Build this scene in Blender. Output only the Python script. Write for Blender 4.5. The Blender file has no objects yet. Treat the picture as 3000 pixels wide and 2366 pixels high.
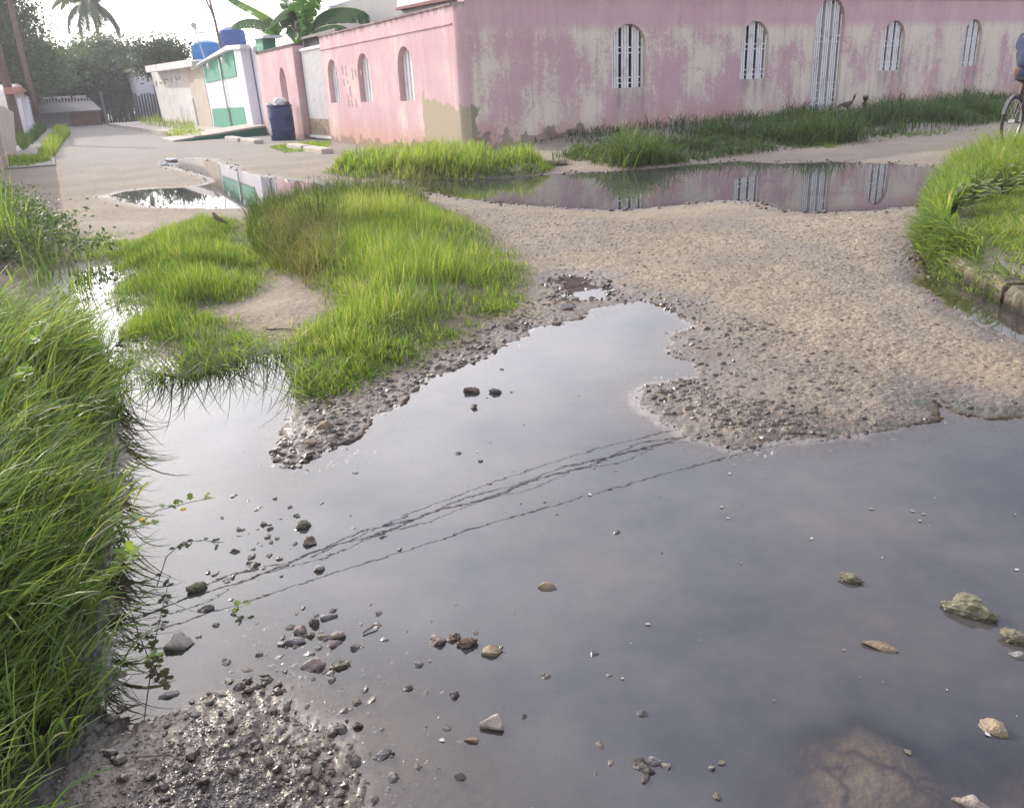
import bpy, math, random
import numpy as np
from math import sin, cos, tan, radians, pi, sqrt, atan2, exp
from mathutils import Vector, Matrix
random.seed(7)
RNG = np.random.default_rng(11)
scene = bpy.context.scene
COL = scene.collection

# ------------------------------------------------------------------ camera
FPX, CAMH, PITCH, ROLL = 2400.0, 1.15, radians(21.2), radians(2.9)
FW = np.array([0, cos(PITCH), -sin(PITCH)])
_up0 = np.array([0, sin(PITCH), cos(PITCH)]); _rt0 = np.array([1.0, 0, 0])
RT = cos(ROLL) * _rt0 - sin(ROLL) * _up0
UP = cos(ROLL) * _up0 + sin(ROLL) * _rt0
EYE = np.array([0, 0, CAMH])
cd = bpy.data.cameras.new('camera'); cam = bpy.data.objects.new('camera', cd); COL.objects.link(cam)
cam.matrix_world = Matrix(((RT[0], UP[0], -FW[0], 0), (RT[1], UP[1], -FW[1], 0), (RT[2], UP[2], -FW[2], CAMH), (0, 0, 0, 1)))
cd.sensor_width = 36; cd.lens = FPX / 3000 * 36; cd.clip_start = 0.05; cd.clip_end = 3000
scene.camera = cam

# ------------------------------------------------------------------ light
SUN_EL, SUN_AZ = radians(23.3), radians(-46)
w = bpy.data.worlds.new('World'); scene.world = w; w.use_nodes = True
wt = w.node_tree; wt.nodes.clear()
def wn(t, **k):
    n = wt.nodes.new(t)
    for a, b in k.items(): setattr(n, a, b)
    return n
sky = wn('ShaderNodeTexSky', sky_type='NISHITA', sun_disc=False, sun_elevation=SUN_EL, sun_rotation=SUN_AZ,
         air_density=1.0, dust_density=2.2, ozone_density=1.2)
tc = wn('ShaderNodeTexCoord'); mp = wn('ShaderNodeMapping'); mp.inputs['Scale'].default_value = (1.6, 1.6, 3.4)
nz = wn('ShaderNodeTexNoise'); nz.inputs['Scale'].default_value = 1.5; nz.inputs['Detail'].default_value = 6; nz.inputs['Roughness'].default_value = .55
rp = wn('ShaderNodeMapRange'); rp.inputs['From Min'].default_value = .36; rp.inputs['From Max'].default_value = .70
rp.inputs['To Min'].default_value = .55; rp.inputs['To Max'].default_value = .95
# thin bright haze round the sun's side of the sky
sdv = (sin(SUN_AZ) * cos(SUN_EL), cos(SUN_AZ) * cos(SUN_EL), sin(SUN_EL))
dt = wn('ShaderNodeVectorMath', operation='DOT_PRODUCT'); dt.inputs[1].default_value = sdv
cl = wn('ShaderNodeMath', operation='MAXIMUM'); cl.inputs[1].default_value = 0.0
pw = wn('ShaderNodeMath', operation='POWER'); pw.inputs[1].default_value = 3.3
gl_ = wn('ShaderNodeMix', data_type='RGBA'); gl_.inputs['B'].default_value = (34, 33.4, 34, 1)
mx = wn('ShaderNodeMix', data_type='RGBA')
bg = wn('ShaderNodeBackground'); bg.inputs['Strength'].default_value = 0.14
wo = wn('ShaderNodeOutputWorld')
L = wt.links.new
sz = wn('ShaderNodeSeparateXYZ'); hz_ = wn('ShaderNodeMapRange'); hz_.inputs['From Min'].default_value = 0.0; hz_.inputs['From Max'].default_value = .75
bs_ = wn('ShaderNodeMix', data_type='RGBA'); bs_.inputs['A'].default_value = (8.6, 8.1, 7.9, 1); bs_.inputs['B'].default_value = (4.0, 4.5, 6.6, 1)   # pale warm haze low down, bluer overhead
L(tc.outputs['Generated'], sz.inputs[0]); L(sz.outputs['Z'], hz_.inputs[0]); L(hz_.outputs[0], bs_.inputs['Factor']); L(bs_.outputs['Result'], gl_.inputs['A'])
L(tc.outputs['Generated'], dt.inputs[0]); L(dt.outputs['Value'], cl.inputs[0]); L(cl.outputs[0], pw.inputs[0]); L(pw.outputs[0], gl_.inputs['Factor']); L(gl_.outputs['Result'], mx.inputs['B'])
L(tc.outputs['Generated'], mp.inputs[0]); L(mp.outputs[0], nz.inputs['Vector']); L(nz.outputs[0], rp.inputs[0])
L(rp.outputs[0], mx.inputs['Factor']); L(sky.outputs[0], mx.inputs['A']); L(mx.outputs['Result'], bg.inputs[0]); L(bg.outputs[0], wo.inputs[0])
sd_ = bpy.data.lights.new('sun', 'SUN'); sd_.energy = 3.0; sd_.angle = radians(0.6); sd_.color = (1, .90, .77)
sun = bpy.data.objects.new('sun', sd_); COL.objects.link(sun)
sdir = Vector((sin(SUN_AZ) * cos(SUN_EL), cos(SUN_AZ) * cos(SUN_EL), sin(SUN_EL)))
sun.rotation_euler = sdir.to_track_quat('Z', 'Y').to_euler()
sun.location = (-20, 12, 12)
scene.view_settings.view_transform = 'Standard'; scene.view_settings.look = 'None'
scene.view_settings.exposure = 0.45; scene.view_settings.gamma = 1
scene.render.engine = 'CYCLES'
scene.cycles.max_bounces = 8; scene.cycles.transparent_max_bounces = 12
scene.cycles.use_denoising = True
scene.cycles.sample_clamp_indirect = 6

# ------------------------------------------------------------------ pixel <-> place (3000 px measurements turned into ground points)
def ray(x, y): return FW * FPX + RT * (x - 1500) - UP * (y - 1183)
def P(x, y, z=0.0):
    d = ray(x, y); return EYE + d * ((z - CAMH) / d[2])
K = 3000 / 2166
def D(x, y, z=0.0): return P(x * K, y * K, z)
def poly(pts): return np.array([D(x, y)[:2] for x, y in pts])
C0 = P(1365, 458)
AL, AR = radians(-28.5), radians(59.5)
def frame(az): return np.array([sin(az), cos(az), 0.0])
def on_plane(org, az, x, y, off=0.0):
    """point of a vertical plane through org running along az (moved off metres to its left) -> (s, z)"""
    u = frame(az); n = np.array([-u[1], u[0], 0]); d = ray(x, y)
    t = ((org + n * off - EYE) @ n) / (d @ n); Q = EYE + d * t
    return float((Q - org) @ u), float(Q[2])

# ------------------------------------------------------------------ mesh helpers
def tag(o, label=None, cat=None, group=None, kind=None):
    if label: o['label'] = label
    if cat: o['category'] = cat
    if group: o['group'] = group
    if kind: o['kind'] = kind
    return o
def empty(name, loc=(0, 0, 0), rz=0.0):
    o = bpy.data.objects.new(name, None); COL.objects.link(o); o.location = loc; o.rotation_euler = (0, 0, rz)
    o.empty_display_size = .1
    return o
def mesh_np(name, V, F, mat=None, parent=None, smooth=False, attrs=None):
    V = np.asarray(V, dtype=np.float32); F = np.asarray(F, dtype=np.int32)
    me = bpy.data.meshes.new(name); k = F.shape[1]
    me.vertices.add(len(V)); me.vertices.foreach_set('co', V.ravel())
    me.loops.add(F.size); me.loops.foreach_set('vertex_index', F.ravel())
    me.polygons.add(len(F)); me.polygons.foreach_set('loop_start', np.arange(0, F.size, k, dtype=np.int32))
    me.polygons.foreach_set('use_smooth', np.full(len(F), smooth))
    for an, av in (attrs or {}).items():
        av = np.asarray(av, dtype=np.float32)
        if av.ndim == 1:
            a = me.attributes.new(an, 'FLOAT', 'POINT'); a.data.foreach_set('value', av)
        else:
            a = me.attributes.new(an, 'FLOAT_COLOR', 'POINT'); a.data.foreach_set('color', av.ravel())
    me.update(calc_edges=True)
    if mat: me.materials.append(mat)
    o = bpy.data.objects.new(name, me); COL.objects.link(o)
    if parent: o.parent = parent
    return o
class MB:
    """collects shapes and links them as ONE mesh object"""
    def __init__(s): s.v = []; s.f = []
    def add(s, v, f):
        n = len(s.v); s.v += [tuple(p) for p in v]; s.f += [tuple(i + n for i in q) for q in f]; return s
    def box(s, c, d, rot=0.0, tilt=None):
        R = Matrix.Rotation(rot, 3, 'Z')
        if tilt is not None: R = R @ tilt
        v = [Vector(c) + R @ Vector((sx * d[0] / 2, sy * d[1] / 2, sz * d[2] / 2)) for sx in (-1, 1) for sy in (-1, 1) for sz in (-1, 1)]
        return s.add(v, [(0, 1, 3, 2), (4, 6, 7, 5), (0, 4, 5, 1), (2, 3, 7, 6), (0, 2, 6, 4), (1, 5, 7, 3)])
    def tube(s, pts, r, n=8, close=True):
        pts = [Vector(p) for p in pts]; m = len(pts); rr = r if hasattr(r, '__len__') else [r] * m
        v = []; f = []; ref = None
        for i, p in enumerate(pts):
            t = (pts[min(i + 1, m - 1)] - pts[max(i - 1, 0)]).normalized()
            if ref is None or abs(ref.dot(t)) > .99: ref = t.orthogonal().normalized()
            a = (ref - t * ref.dot(t)).normalized(); b = t.cross(a); ref = a
            v += [p + (a * cos(2 * pi * k / n) + b * sin(2 * pi * k / n)) * rr[i] for k in range(n)]
        for i in range(m - 1):
            for k in range(n):
                f.append((i * n + k, i * n + (k + 1) % n, (i + 1) * n + (k + 1) % n, (i + 1) * n + k))
        if close: f += [tuple(range(n))[::-1], tuple((m - 1) * n + k for k in range(n))]
        return s.add(v, f)
    def lathe(s, prof, c=(0, 0, 0), n=24):
        v = []; f = []; m = len(prof)
        for r, z in prof: v += [(c[0] + r * cos(2 * pi * k / n), c[1] + r * sin(2 * pi * k / n), c[2] + z) for k in range(n)]
        for i in range(m - 1):
            for k in range(n): f.append((i * n + k, i * n + (k + 1) % n, (i + 1) * n + (k + 1) % n, (i + 1) * n + k))
        f.append(tuple(range(n))[::-1]); f.append(tuple((m - 1) * n + k for k in range(n)))
        return s.add(v, f)
    def prism(s, pts, y0, y1):
        """outline in (x, z) given depth y0..y1"""
        n = len(pts)
        v = [(x, y0, z) for x, z in pts] + [(x, y1, z) for x, z in pts]
        return s.add(v, [tuple(range(n)), tuple(range(2 * n - 1, n - 1, -1))] + [(i, n + i, n + (i + 1) % n, (i + 1) % n) for i in range(n)])
    def build(s, name, mat, parent=None, smooth=False, loc=None, bevel=0.0):
        me = bpy.data.meshes.new(name); me.from_pydata([tuple(p) for p in s.v], [], s.f); me.update()
        bm = None
        import bmesh
        bm = bmesh.new(); bm.from_mesh(me); bmesh.ops.recalc_face_normals(bm, faces=bm.faces); bm.to_mesh(me); bm.free()
        if smooth: me.polygons.foreach_set('use_smooth', [True] * len(me.polygons))
        if mat: me.materials.append(mat)
        o = bpy.data.objects.new(name, me); COL.objects.link(o)
        if parent: o.parent = parent
        if loc is not None: o.location = loc
        if bevel:
            b = o.modifiers.new('Bevel', 'BEVEL'); b.width = bevel; b.segments = 2; b.limit_method = 'ANGLE'
        return o

# ------------------------------------------------------------------ noise
_perm = RNG.permutation(65536).astype(np.int64)
def _h(ix, iy, seed): return _perm[(_perm[(ix * 7919 + seed * 131) & 65535] + iy * 104729) & 65535] / 65535.0
def vnoise(x, y, seed=0):
    x = np.asarray(x, float); y = np.asarray(y, float)
    ix = np.floor(x).astype(np.int64); iy = np.floor(y).astype(np.int64); fx = x - ix; fy = y - iy
    ux = fx * fx * (3 - 2 * fx); uy = fy * fy * (3 - 2 * fy)
    a = _h(ix, iy, seed); b = _h(ix + 1, iy, seed); c = _h(ix, iy + 1, seed); d = _h(ix + 1, iy + 1, seed)
    return ((a * (1 - ux) + b * ux) * (1 - uy) + (c * (1 - ux) + d * ux) * uy) * 2 - 1
def fbm(x, y, oct=4, seed=0, gain=.5):
    t = 0; a = 1; s = 0
    for i in range(oct):
        t = t + a * vnoise(x * 2 ** i + 13.7 * i, y * 2 ** i - 5.1 * i, seed + i); s += a; a *= gain
    return t / s
def sdist(px, py, pg, margin=1.5, far=1.5):
    """signed distance to a polygon, positive outside (clipped to far)"""
    out = np.full(px.shape, far); lo = pg.min(0) - margin; hi = pg.max(0) + margin
    m = (px > lo[0]) & (px < hi[0]) & (py > lo[1]) & (py < hi[1])
    x = px[m]; y = py[m]; d2 = np.full(x.shape, 1e9); ins = np.zeros(x.shape, bool); n = len(pg)
    for i in range(n):
        ax, ay = pg[i]; bx, by = pg[(i + 1) % n]; ex, ey = bx - ax, by - ay; l2 = ex * ex + ey * ey + 1e-12
        t = np.clip(((x - ax) * ex + (y - ay) * ey) / l2, 0, 1)
        d2 = np.minimum(d2, (x - ax - t * ex) ** 2 + (y - ay - t * ey) ** 2)
        if ay != by:
            c = (ay > y) != (by > y); ins ^= c & (x < ex * (y - ay) / (by - ay) + ax)
    d = np.sqrt(d2); d[ins] *= -1; out[m] = np.minimum(d, far)
    return out
def inside(px, py, pg): return sdist(px, py, pg, .01) < 0
def sstep(a, b, x):
    t = np.clip((x - a) / (b - a), 0, 1); return t * t * (3 - 2 * t)

# ------------------------------------------------------------------ materials
class NT:
    def __init__(s, name):
        s.m = bpy.data.materials.new(name); s.m.use_nodes = True; s.t = s.m.node_tree; s.t.nodes.clear()
        s.out = s.n('ShaderNodeOutputMaterial')
    def n(s, ty, ins=None, **k):
        q = s.t.nodes.new(ty)
        for a, b in k.items(): setattr(q, a, b)
        for a, b in (ins or {}).items(): s.set(q.inputs[a], b)
        return q
    def set(s, sock, b):
        if isinstance(b, bpy.types.NodeSocket): s.t.links.new(b, sock)
        else: sock.default_value = b
    def attr(s, name, out='Fac'): return s.n('ShaderNodeAttribute', attribute_name=name).outputs[out]
    def math(s, op, a, b=0.0, c=None, clamp=False):
        q = s.n('ShaderNodeMath', operation=op, use_clamp=clamp); s.set(q.inputs[0], a); s.set(q.inputs[1], b)
        if c is not None: s.set(q.inputs[2], c)
        return q.outputs[0]
    def mix(s, f, a, b, bt='MIX'):
        q = s.n('ShaderNodeMix', data_type='RGBA', blend_type=bt); s.set(q.inputs['Factor'], f)
        for k, v in (('A', a), ('B', b)): s.set(q.inputs[k], v if isinstance(v, bpy.types.NodeSocket) else (*v, 1) if len(v) == 3 else v)
        return q.outputs['Result']
    def ramp(s, f, a, b, lo=0.0, hi=1.0):
        q = s.n('ShaderNodeMapRange', {'Value': f, 'From Min': a, 'From Max': b, 'To Min': lo, 'To Max': hi}); return q.outputs[0]
    def ramp_col(s, f, stops):
        q = s.n('ShaderNodeValToRGB', {'Fac': f}); e = q.color_ramp.elements
        while len(e) > 1: e.remove(e[-1])
        e[0].position = stops[0][0]; e[0].color = (*stops[0][1], 1)
        for p, c in stops[1:]:
            x = e.new(p); x.color = (*c, 1)
        return q.outputs[0]
    def obj(s): return s.n('ShaderNodeTexCoord').outputs['Object']
    def pos(s): return s.n('ShaderNodeNewGeometry').outputs['Position']
    def noise(s, vec, scale, detail=4, rough=.55, dist=0.0):
        return s.n('ShaderNodeTexNoise', {'Vector': vec, 'Scale': scale, 'Detail': detail, 'Roughness': rough, 'Distortion': dist}).outputs[0]
    def vor(s, vec, scale, out='Distance', feature='F1'):
        return s.n('ShaderNodeTexVoronoi', {'Vector': vec, 'Scale': scale}, feature=feature).outputs[out]
    def mapping(s, vec, sc): return s.n('ShaderNodeMapping', {'Vector': vec, 'Scale': sc}).outputs[0]
    def sep(s, vec): return s.n('ShaderNodeSeparateXYZ', {0: vec}).outputs
    def bump(s, h, dist=.01, st=1.0, nrm=None):
        q = s.n('ShaderNodeBump', {'Height': h, 'Distance': dist, 'Strength': st})
        if nrm is not None: s.set(q.inputs['Normal'], nrm)
        return q.outputs[0]
    def bsdf(s, col, rough=.8, spec=.3, normal=None, metal=0.0, **k):
        ins = {'Roughness': rough, 'Specular IOR Level': spec, 'Metallic': metal, **k}
        q = s.n('ShaderNodeBsdfPrincipled', ins)
        s.set(q.inputs['Base Color'], col if isinstance(col, bpy.types.NodeSocket) else (*col, 1))
        if normal is not None: s.set(q.inputs['Normal'], normal)
        return q.outputs[0]
    def done(s, sh): s.t.links.new(sh, s.out.inputs['Surface']); return s.m
def simple(name, col, rough=.7, spec=.3, var=.15, scale=6.0, bump=.0, metal=0.0, dirt=None):
    """a worn, slightly uneven coloured surface"""
    t = NT(name); o = t.obj(); n1 = t.noise(o, scale, 5, .6); n2 = t.noise(o, scale * 7, 3)
    f = t.ramp(t.math('ADD', t.math('MULTIPLY', n1, .7), t.math('MULTIPLY', n2, .3)), .3, .7)
    c = t.mix(f, tuple(max(0, x * (1 - var)) for x in col), tuple(min(1, x * (1 + var)) for x in col))
    if dirt:
        d = t.ramp(t.noise(o, scale * .6, 6, .65), .52, .72); c = t.mix(t.math('MULTIPLY', d, .7), c, dirt)
    return t.done(t.bsdf(c, rough, spec, t.bump(n2, bump) if bump else None, metal))
# ------------------------------------------------------------------ outlines of the puddles and banks on the ground
PUD_MAIN = poly([(1105,702),(1150,688),(1200,676),(1250,655),(1290,648),(1350,634),(1400,642),(1432,662),(1452,684),(1432,705),(1412,728),(1425,750),(1492,772),(1478,792),
    (1440,802),(1400,806),(1352,818),(1362,860),(1395,888),(1425,918),(1500,942),(1560,952),(1640,942),(1720,930),(1800,918),(1870,905),(1930,890),(1958,860),(1975,830),
    (2005,845),(2045,868),(2095,880),(2166,872),(2420,880),(2750,1050),(2750,1900),(2300,2500),(800,2500),(775,1708),(765,1640),(700,1560),(620,1505),(560,1470),(500,1460),(420,1500),
    (330,1545),(255,1560),(240,1500),(262,1420),(250,1330),(235,1250),(245,1150),(255,1050),(262,950),(240,860),(215,780),(190,720),(165,640),(160,580),(200,565),(262,560),
    (244,600),(240,640),(262,680),(262,720),(275,790),(370,802),(480,782),(560,748),(622,752),(642,800),(655,850),(620,905),(575,955),(620,985),(690,955),(735,930),(775,890),(840,850),(905,800),(985,768),(1060,730)])
PUD_FAR = poly([(232,415),(262,406),(300,401),(370,398),(425,393),(458,384),(440,374),(400,362),(350,351),(345,345),(400,335),(450,340),(500,360),(560,374),(640,383),(700,392),(705,402),
    (690,420),(640,432),(560,441),(480,441),(400,440),(340,438),(285,430)])
PUD_CORNER = poly([(868,384),(920,380),(1000,380),(1100,374),(1190,368),(1300,362),(1400,355),(1480,347),(1560,341),(1650,346),(1760,343),(1900,347),(2000,356),(2080,372),(2080,410),
    (1960,430),(1900,440),(1830,447),(1730,452),(1660,446),(1600,428),(1520,424),(1420,436),(1320,446),(1230,440),(1130,436),(1060,430),(980,420),(900,405)])
PUD_KERB = poly([(1938,545),(1948,592),(1980,632),(2040,664),(2100,690),(2166,718),(2300,775),(2330,690),(2166,638),(2100,610),(2050,586),(2010,560),(1980,535),(1955,510)])
PUD_SMALL = poly([(1168,592),(1195,584),(1235,588),(1265,604),(1300,616),(1290,630),(1240,632),(1195,630),(1178,612)])
PUDDLES = [PUD_MAIN, PUD_FAR, PUD_CORNER, PUD_KERB, PUD_SMALL]
G_LEFT = poly([(-900,470),(40,470),(120,520),(170,560),(150,600),(150,660),(175,720),(215,800),(235,860),(245,950),(240,1050),(225,1150),(215,1250),(225,1350),(200,1450),(150,1560),(70,1708),(-100,2050),(-900,2050)])
G_MAIN = poly([(520,470),(620,440),(720,428),(860,425),(960,455),(1040,500),(1098,560),(1112,605),(1085,640),(1020,690),(950,725),(880,770),(800,800),(735,835),(690,842),(655,838),(640,800),(615,760),(600,725),(690,690),(700,640),(640,600),(570,585),(545,540)])
G_MID = poly([(250,540),(300,520),(360,490),(420,470),(490,472),(520,500),(540,540),(580,580),(560,620),(500,650),(440,670),(480,690),(540,715),(556,735),(480,780),(370,800),(290,805),(250,760),(245,700),(262,670),(240,630),(240,590)])
G_CORNER = poly([(690,368),(720,352),(860,345),(980,345),(1100,345),(1165,352),(1160,366),(1100,374),(1000,380),(920,380),(868,384),(760,378)])
G_RIGHT = poly([(1945,505),(1955,545),(1985,560),(2020,575),(2060,592),(2110,615),(2166,640),(2420,720),(2600,560),(2500,380),(2300,325),(2166,325),(2080,338),(2010,372),(1965,420),(1945,460)])
MUD = poly([(250,1230),(320,1280),(345,1330),(330,1400),(300,1480),(285,1560),(235,1640),(180,1708),(100,1950),(-300,1950),(-200,1500),(180,1350)])
SLAB = poly([(1440,1760),(1480,1670),(1560,1620),(1680,1575),(1820,1535),(1910,1565),(1975,1615),(2060,1610),(2166,1590),(2300,1680),(2200,2200),(1480,2200)])
SHOAL2 = poly([(760,1330),(1150,1330),(1420,1480),(1470,1760),(1450,2300),(800,2300)])
SHOAL = poly([(330,1545),(420,1470),(480,1420),(430,1260),(470,1150),(560,1040),(650,1020),(690,1070),(640,1200),(640,1300),(700,1330),(760,1420),(820,1520),(860,1600),(850,1708),(850,2100),(300,2100),(200,1600)])
MOUND = poly([(330,1560),(420,1515),(500,1468),(560,1475),(620,1510),(695,1560),(760,1640),(775,1720),(800,2300),(-100,2300),(160,1720),(240,1600)])

def wall_perp(x, y):      # metres in front of the long pink wall
    u = frame(AR); n = np.array([-u[1], u[0]]); return -((x - C0[0]) * n[0] + (y - C0[1]) * n[1]), (x - C0[0]) * u[0] + (y - C0[1]) * u[1]
def ground_fields(x, y, fine=True):
    r = np.hypot(x, y)
    wob = .05 * fbm(x * 3.1, y * 3.1, 3, 3) + .042 * fbm(x * 11, y * 11, 3, 9) * np.clip(8 / (r + 1), .2, 1)
    sd = np.full(x.shape, 1.5)
    for p in PUDDLES: sd = np.minimum(sd, sdist(x, y, p))
    sdr = sd; sd = sd + wob * np.clip(1.2 - r / 40, .3, 1)
    shoal = sstep(.25, -.25, sdist(x, y, SHOAL)); slab = sstep(.16, -.10, sdist(x, y, SLAB) + .12 * fbm(x * 5, y * 5, 3, 21))
    depth = np.minimum(np.maximum(-sd, 0) * .16, .075)
    depth = depth * (1 - .72 * shoal) * (1 - .5 * sstep(.2, -.2, sdist(x, y, SHOAL2))); depth = depth * (1 - slab) + np.minimum(depth, .012 + .006 * fbm(x * 9, y * 9, 3, 4)) * slab
    hmax = .034 * np.clip(5.0 / np.maximum(r, .1), .12, 1)
    up = hmax * (1 - np.exp(-np.maximum(sd, 0) / .28))
    far = sstep(14, 30, r); up = up + .01 * far
    z = np.where(sd < 0, -depth, up)
    left = sdist(x, y, G_LEFT); right = sdist(x, y, G_RIGHT); gm = np.minimum(sdist(x, y, G_MAIN), sdist(x, y, G_MID)); gc = sdist(x, y, G_CORNER)
    z = z + .15 * sstep(.05, -.7, left) + .13 * sstep(.03, -.10, right) + .05 * sstep(.1, -.6, gm) + .10 * sstep(0, -.25, gc)
    mound = sstep(.1, -.25, sdist(x, y, MOUND)); z = z + .004 * mound
    wp, ws = wall_perp(x, y); z = z + .11 * sstep(4.5, 3.2, wp) * sstep(-.2, .6, ws) * (wp > -1) + .10 * sstep(2.0, .4, wp) * sstep(1.0, 2.5, ws) * (wp > -1)
    if fine:
        a = np.clip(7.0 / np.maximum(r, .5), .0, 1)
        peb = np.abs(fbm(x * 26, y * 26, 2, 31)) * .5 + np.abs(fbm(x * 60, y * 60, 2, 41)) * .35
        lump = fbm(x * 2.2, y * 2.2, 4, 51) * .010 + fbm(x * 8, y * 8, 3, 61) * .006
        dry = sstep(-.35, .05, sd); z = z + (lump + (peb - .15) * .014 * (1 + .7 * mound)) * a * (.25 + .75 * dry) * np.where(sd < -.05, .55, 1)
    grass = np.maximum.reduce([sstep(.12, -.15, left), sstep(.12, -.1, right), sstep(.2, -.15, gm), sstep(.15, -.1, gc)])
    return z, sd, depth, grass, slab, r
def ground_z(x, y):
    x = np.atleast_1d(np.asarray(x, float)); y = np.atleast_1d(np.asarray(y, float)); return ground_fields(x, y)[0]

rr = np.concatenate([[.05, .2, .4, .55], np.geomspace(.66, 34, 720), np.geomspace(36, 320, 40)])
aa = np.radians(np.concatenate([np.linspace(-180, -52, 30), np.linspace(-47, 47, 760), np.linspace(52, 180, 30)[:-1]]))
na, nr = len(aa), len(rr)
AA, RR = np.meshgrid(aa, rr); gx = (RR * np.sin(AA)).ravel(); gy = (RR * np.cos(AA)).ravel()
gz, gsd, gdep, ggr, gslab, gr = ground_fields(gx, gy)
gmud = sstep(.12, -.12, sdist(gx, gy, MUD) + .06 * fbm(gx * 7, gy * 7, 3, 71))
gmud = np.maximum(gmud, .72 * sstep(.05, -.2, sdist(gx, gy, MOUND)))
gmud = np.maximum(gmud, .6 * sstep(.25, 0, np.minimum(sdist(gx, gy, G_MID), 9)) * (gsd < .12))
wetd = gsd + .14 * fbm(gx * 2.5, gy * 2.5, 4, 81) + .05 * fbm(gx * 12, gy * 12, 3, 82)
gwet = sstep(.30, .0, wetd) * np.where(gr > 9, .75, 1)
WETZONE = poly([(1340,640),(1470,680),(1600,690),(1720,760),(1700,820),(1660,900),(1560,960),(1400,940),(1330,830),(1480,780),(1400,720)])
gwet = np.maximum(gwet, .82 * sstep(.35, -.35, sdist(gx, gy, WETZONE) + .25 * fbm(gx * 3, gy * 3, 4, 83)))
gwet = np.maximum(gwet, .95 * sstep(.1, -.2, sdist(gx, gy, MOUND)))
NEARCORNER = poly([(1000,425),(1200,460),(1300,452),(1500,430),(1700,470),(1900,450),(2000,400),(2000,330),(1500,330)])
gwet = np.maximum(gwet, .42 * sstep(.25, -.2, sdist(gx, gy, NEARCORNER) + .5 * fbm(gx * 1.5, gy * 1.5, 4, 84)))
for pg_, am, ed in (([(1235,470),(1290,470),(1300,530),(1245,540)], .5, .2), ([(1480,560),(1640,535),(1690,560),(1560,600)], .42, .25), ([(1880,470),(1945,440),(1950,600),(2000,660),(2166,740),(2166,770),(1980,690),(1900,580)], .5, .25), ([(1330,830),(1500,860),(1800,830),(1960,810),(1985,850),(1700,935),(1500,950),(1350,900)], .45, .3), ([(900,430),(1000,420),(1200,455),(1250,500),(1120,560),(960,450)], .22, .4), ([(150,470),(700,450),(560,520),(300,520)], .25, .6), ([(1560,440),(1760,600),(1820,640),(1790,650),(1700,580),(1500,460)], .42, .12), ([(1080,540),(1200,500),(1420,470),(1600,440),(1620,452),(1430,490),(1220,525),(1120,570)], .38, .12), ([(1750,500),(1860,620),(2000,760),(2080,830),(2040,840),(1950,770),(1820,640),(1720,520)], .34, .14)):
    gwet = np.maximum(gwet, am * sstep(ed, -ed, sdist(gx, gy, poly(pg_)) + .35 * fbm(gx * 3, gy * 3, 4, 85)))
galg = sstep(.10, .0, np.abs(gsd - .02)) * sstep(.3, -.2, sdist(gx, gy, poly([(1480,900),(2200,800),(2300,920),(1500,1000)])))
zone = np.stack([gwet, gmud, ggr, gslab], 1); zone2 = np.stack([galg, sstep(9, 26, gr), gdep * 10, np.clip(gsd, 0, 1)], 1)
ii = np.arange(nr - 1)[:, None] * na; jj = np.arange(na)[None, :]; j2 = (np.arange(na)[None, :] + 1) % na
GF = np.stack([ii + jj, ii + j2, ii + na + j2, ii + na + jj], -1).reshape(-1, 4)

t = NT('road_dirt'); ps = t.pos()
zc = t.n('ShaderNodeAttribute', attribute_name='zone'); zs = t.n('ShaderNodeSeparateColor', {0: zc.outputs['Color']}).outputs; slabf = zc.outputs['Alpha']
z2 = t.n('ShaderNodeSeparateColor', {0: t.n('ShaderNodeAttribute', attribute_name='zone2').outputs['Color']}).outputs
big = t.noise(ps, .55, 5, .6); mid = t.noise(ps, 3.5, 6, .65); fin = t.noise(ps, 38, 4, .7)
cell = t.n('ShaderNodeTexVoronoi', {'Vector': ps, 'Scale': 46.0, 'Randomness': 1.0}); cellb = t.n('ShaderNodeTexVoronoi', {'Vector': ps, 'Scale': 110.0})
sand = t.mix(t.ramp(big, .35, .65), (.255, .205, .145), (.335, .278, .202))
sand = t.mix(t.ramp(t.noise(ps, 1.3, 6, .7), .46, .66, 0, .5), sand, (.195, .160, .125)); sand = t.mix(t.ramp(mid, .45, .75, 0, .6), sand, (.24, .19, .14))
sand = t.mix(z2[1], sand, (.29, .265, .235))
peb = t.math('ADD', 1.0, t.math('MULTIPLY', t.ramp(t.sep(cell.outputs['Color'])[0], 0, 1, -.28, .22), t.ramp(t.noise(ps, .9, 4, .6), .40, .58, .35, 1.1)))
sand = t.mix(1.0, sand, t.n('ShaderNodeCombineColor', {0: peb, 1: peb, 2: peb}).outputs[0], 'MULTIPLY')
crev = t.ramp(cell.outputs['Distance'], .35, .75, 0, .32); sand = t.mix(crev, sand, (.20, .155, .115))
soil = t.mix(t.ramp(mid, .4, .65), (.055, .043, .028), (.13, .10, .062)); col = t.mix(t.math('MULTIPLY', zs[2], t.ramp(mid, .30, .60)), sand, soil)
col = t.mix(slabf, col, t.mix(t.ramp(mid, .35, .7), (.31, .245, .165), (.44, .355, .255)))
crk = t.n('ShaderNodeTexVoronoi', {'Vector': t.n('ShaderNodeVectorMath', {0: ps, 1: t.n('ShaderNodeTexNoise', {'Vector': ps, 'Scale': 4.0, 'Detail': 3.0}).outputs['Color']}, operation='ADD').outputs[0], 'Scale': 2.6}, feature='DISTANCE_TO_EDGE')
col = t.mix(t.math('MULTIPLY', slabf, t.ramp(crk.outputs['Distance'], .0, .09, .85, 0)), col, (.05, .042, .035))
wetc = t.mix(1.0, col, (.46, .415, .425), 'MULTIPLY'); col = t.mix(t.math('MULTIPLY', zs[0], t.math('SUBTRACT', 1.0, t.math('MULTIPLY', slabf, .8))), col, wetc)
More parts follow.
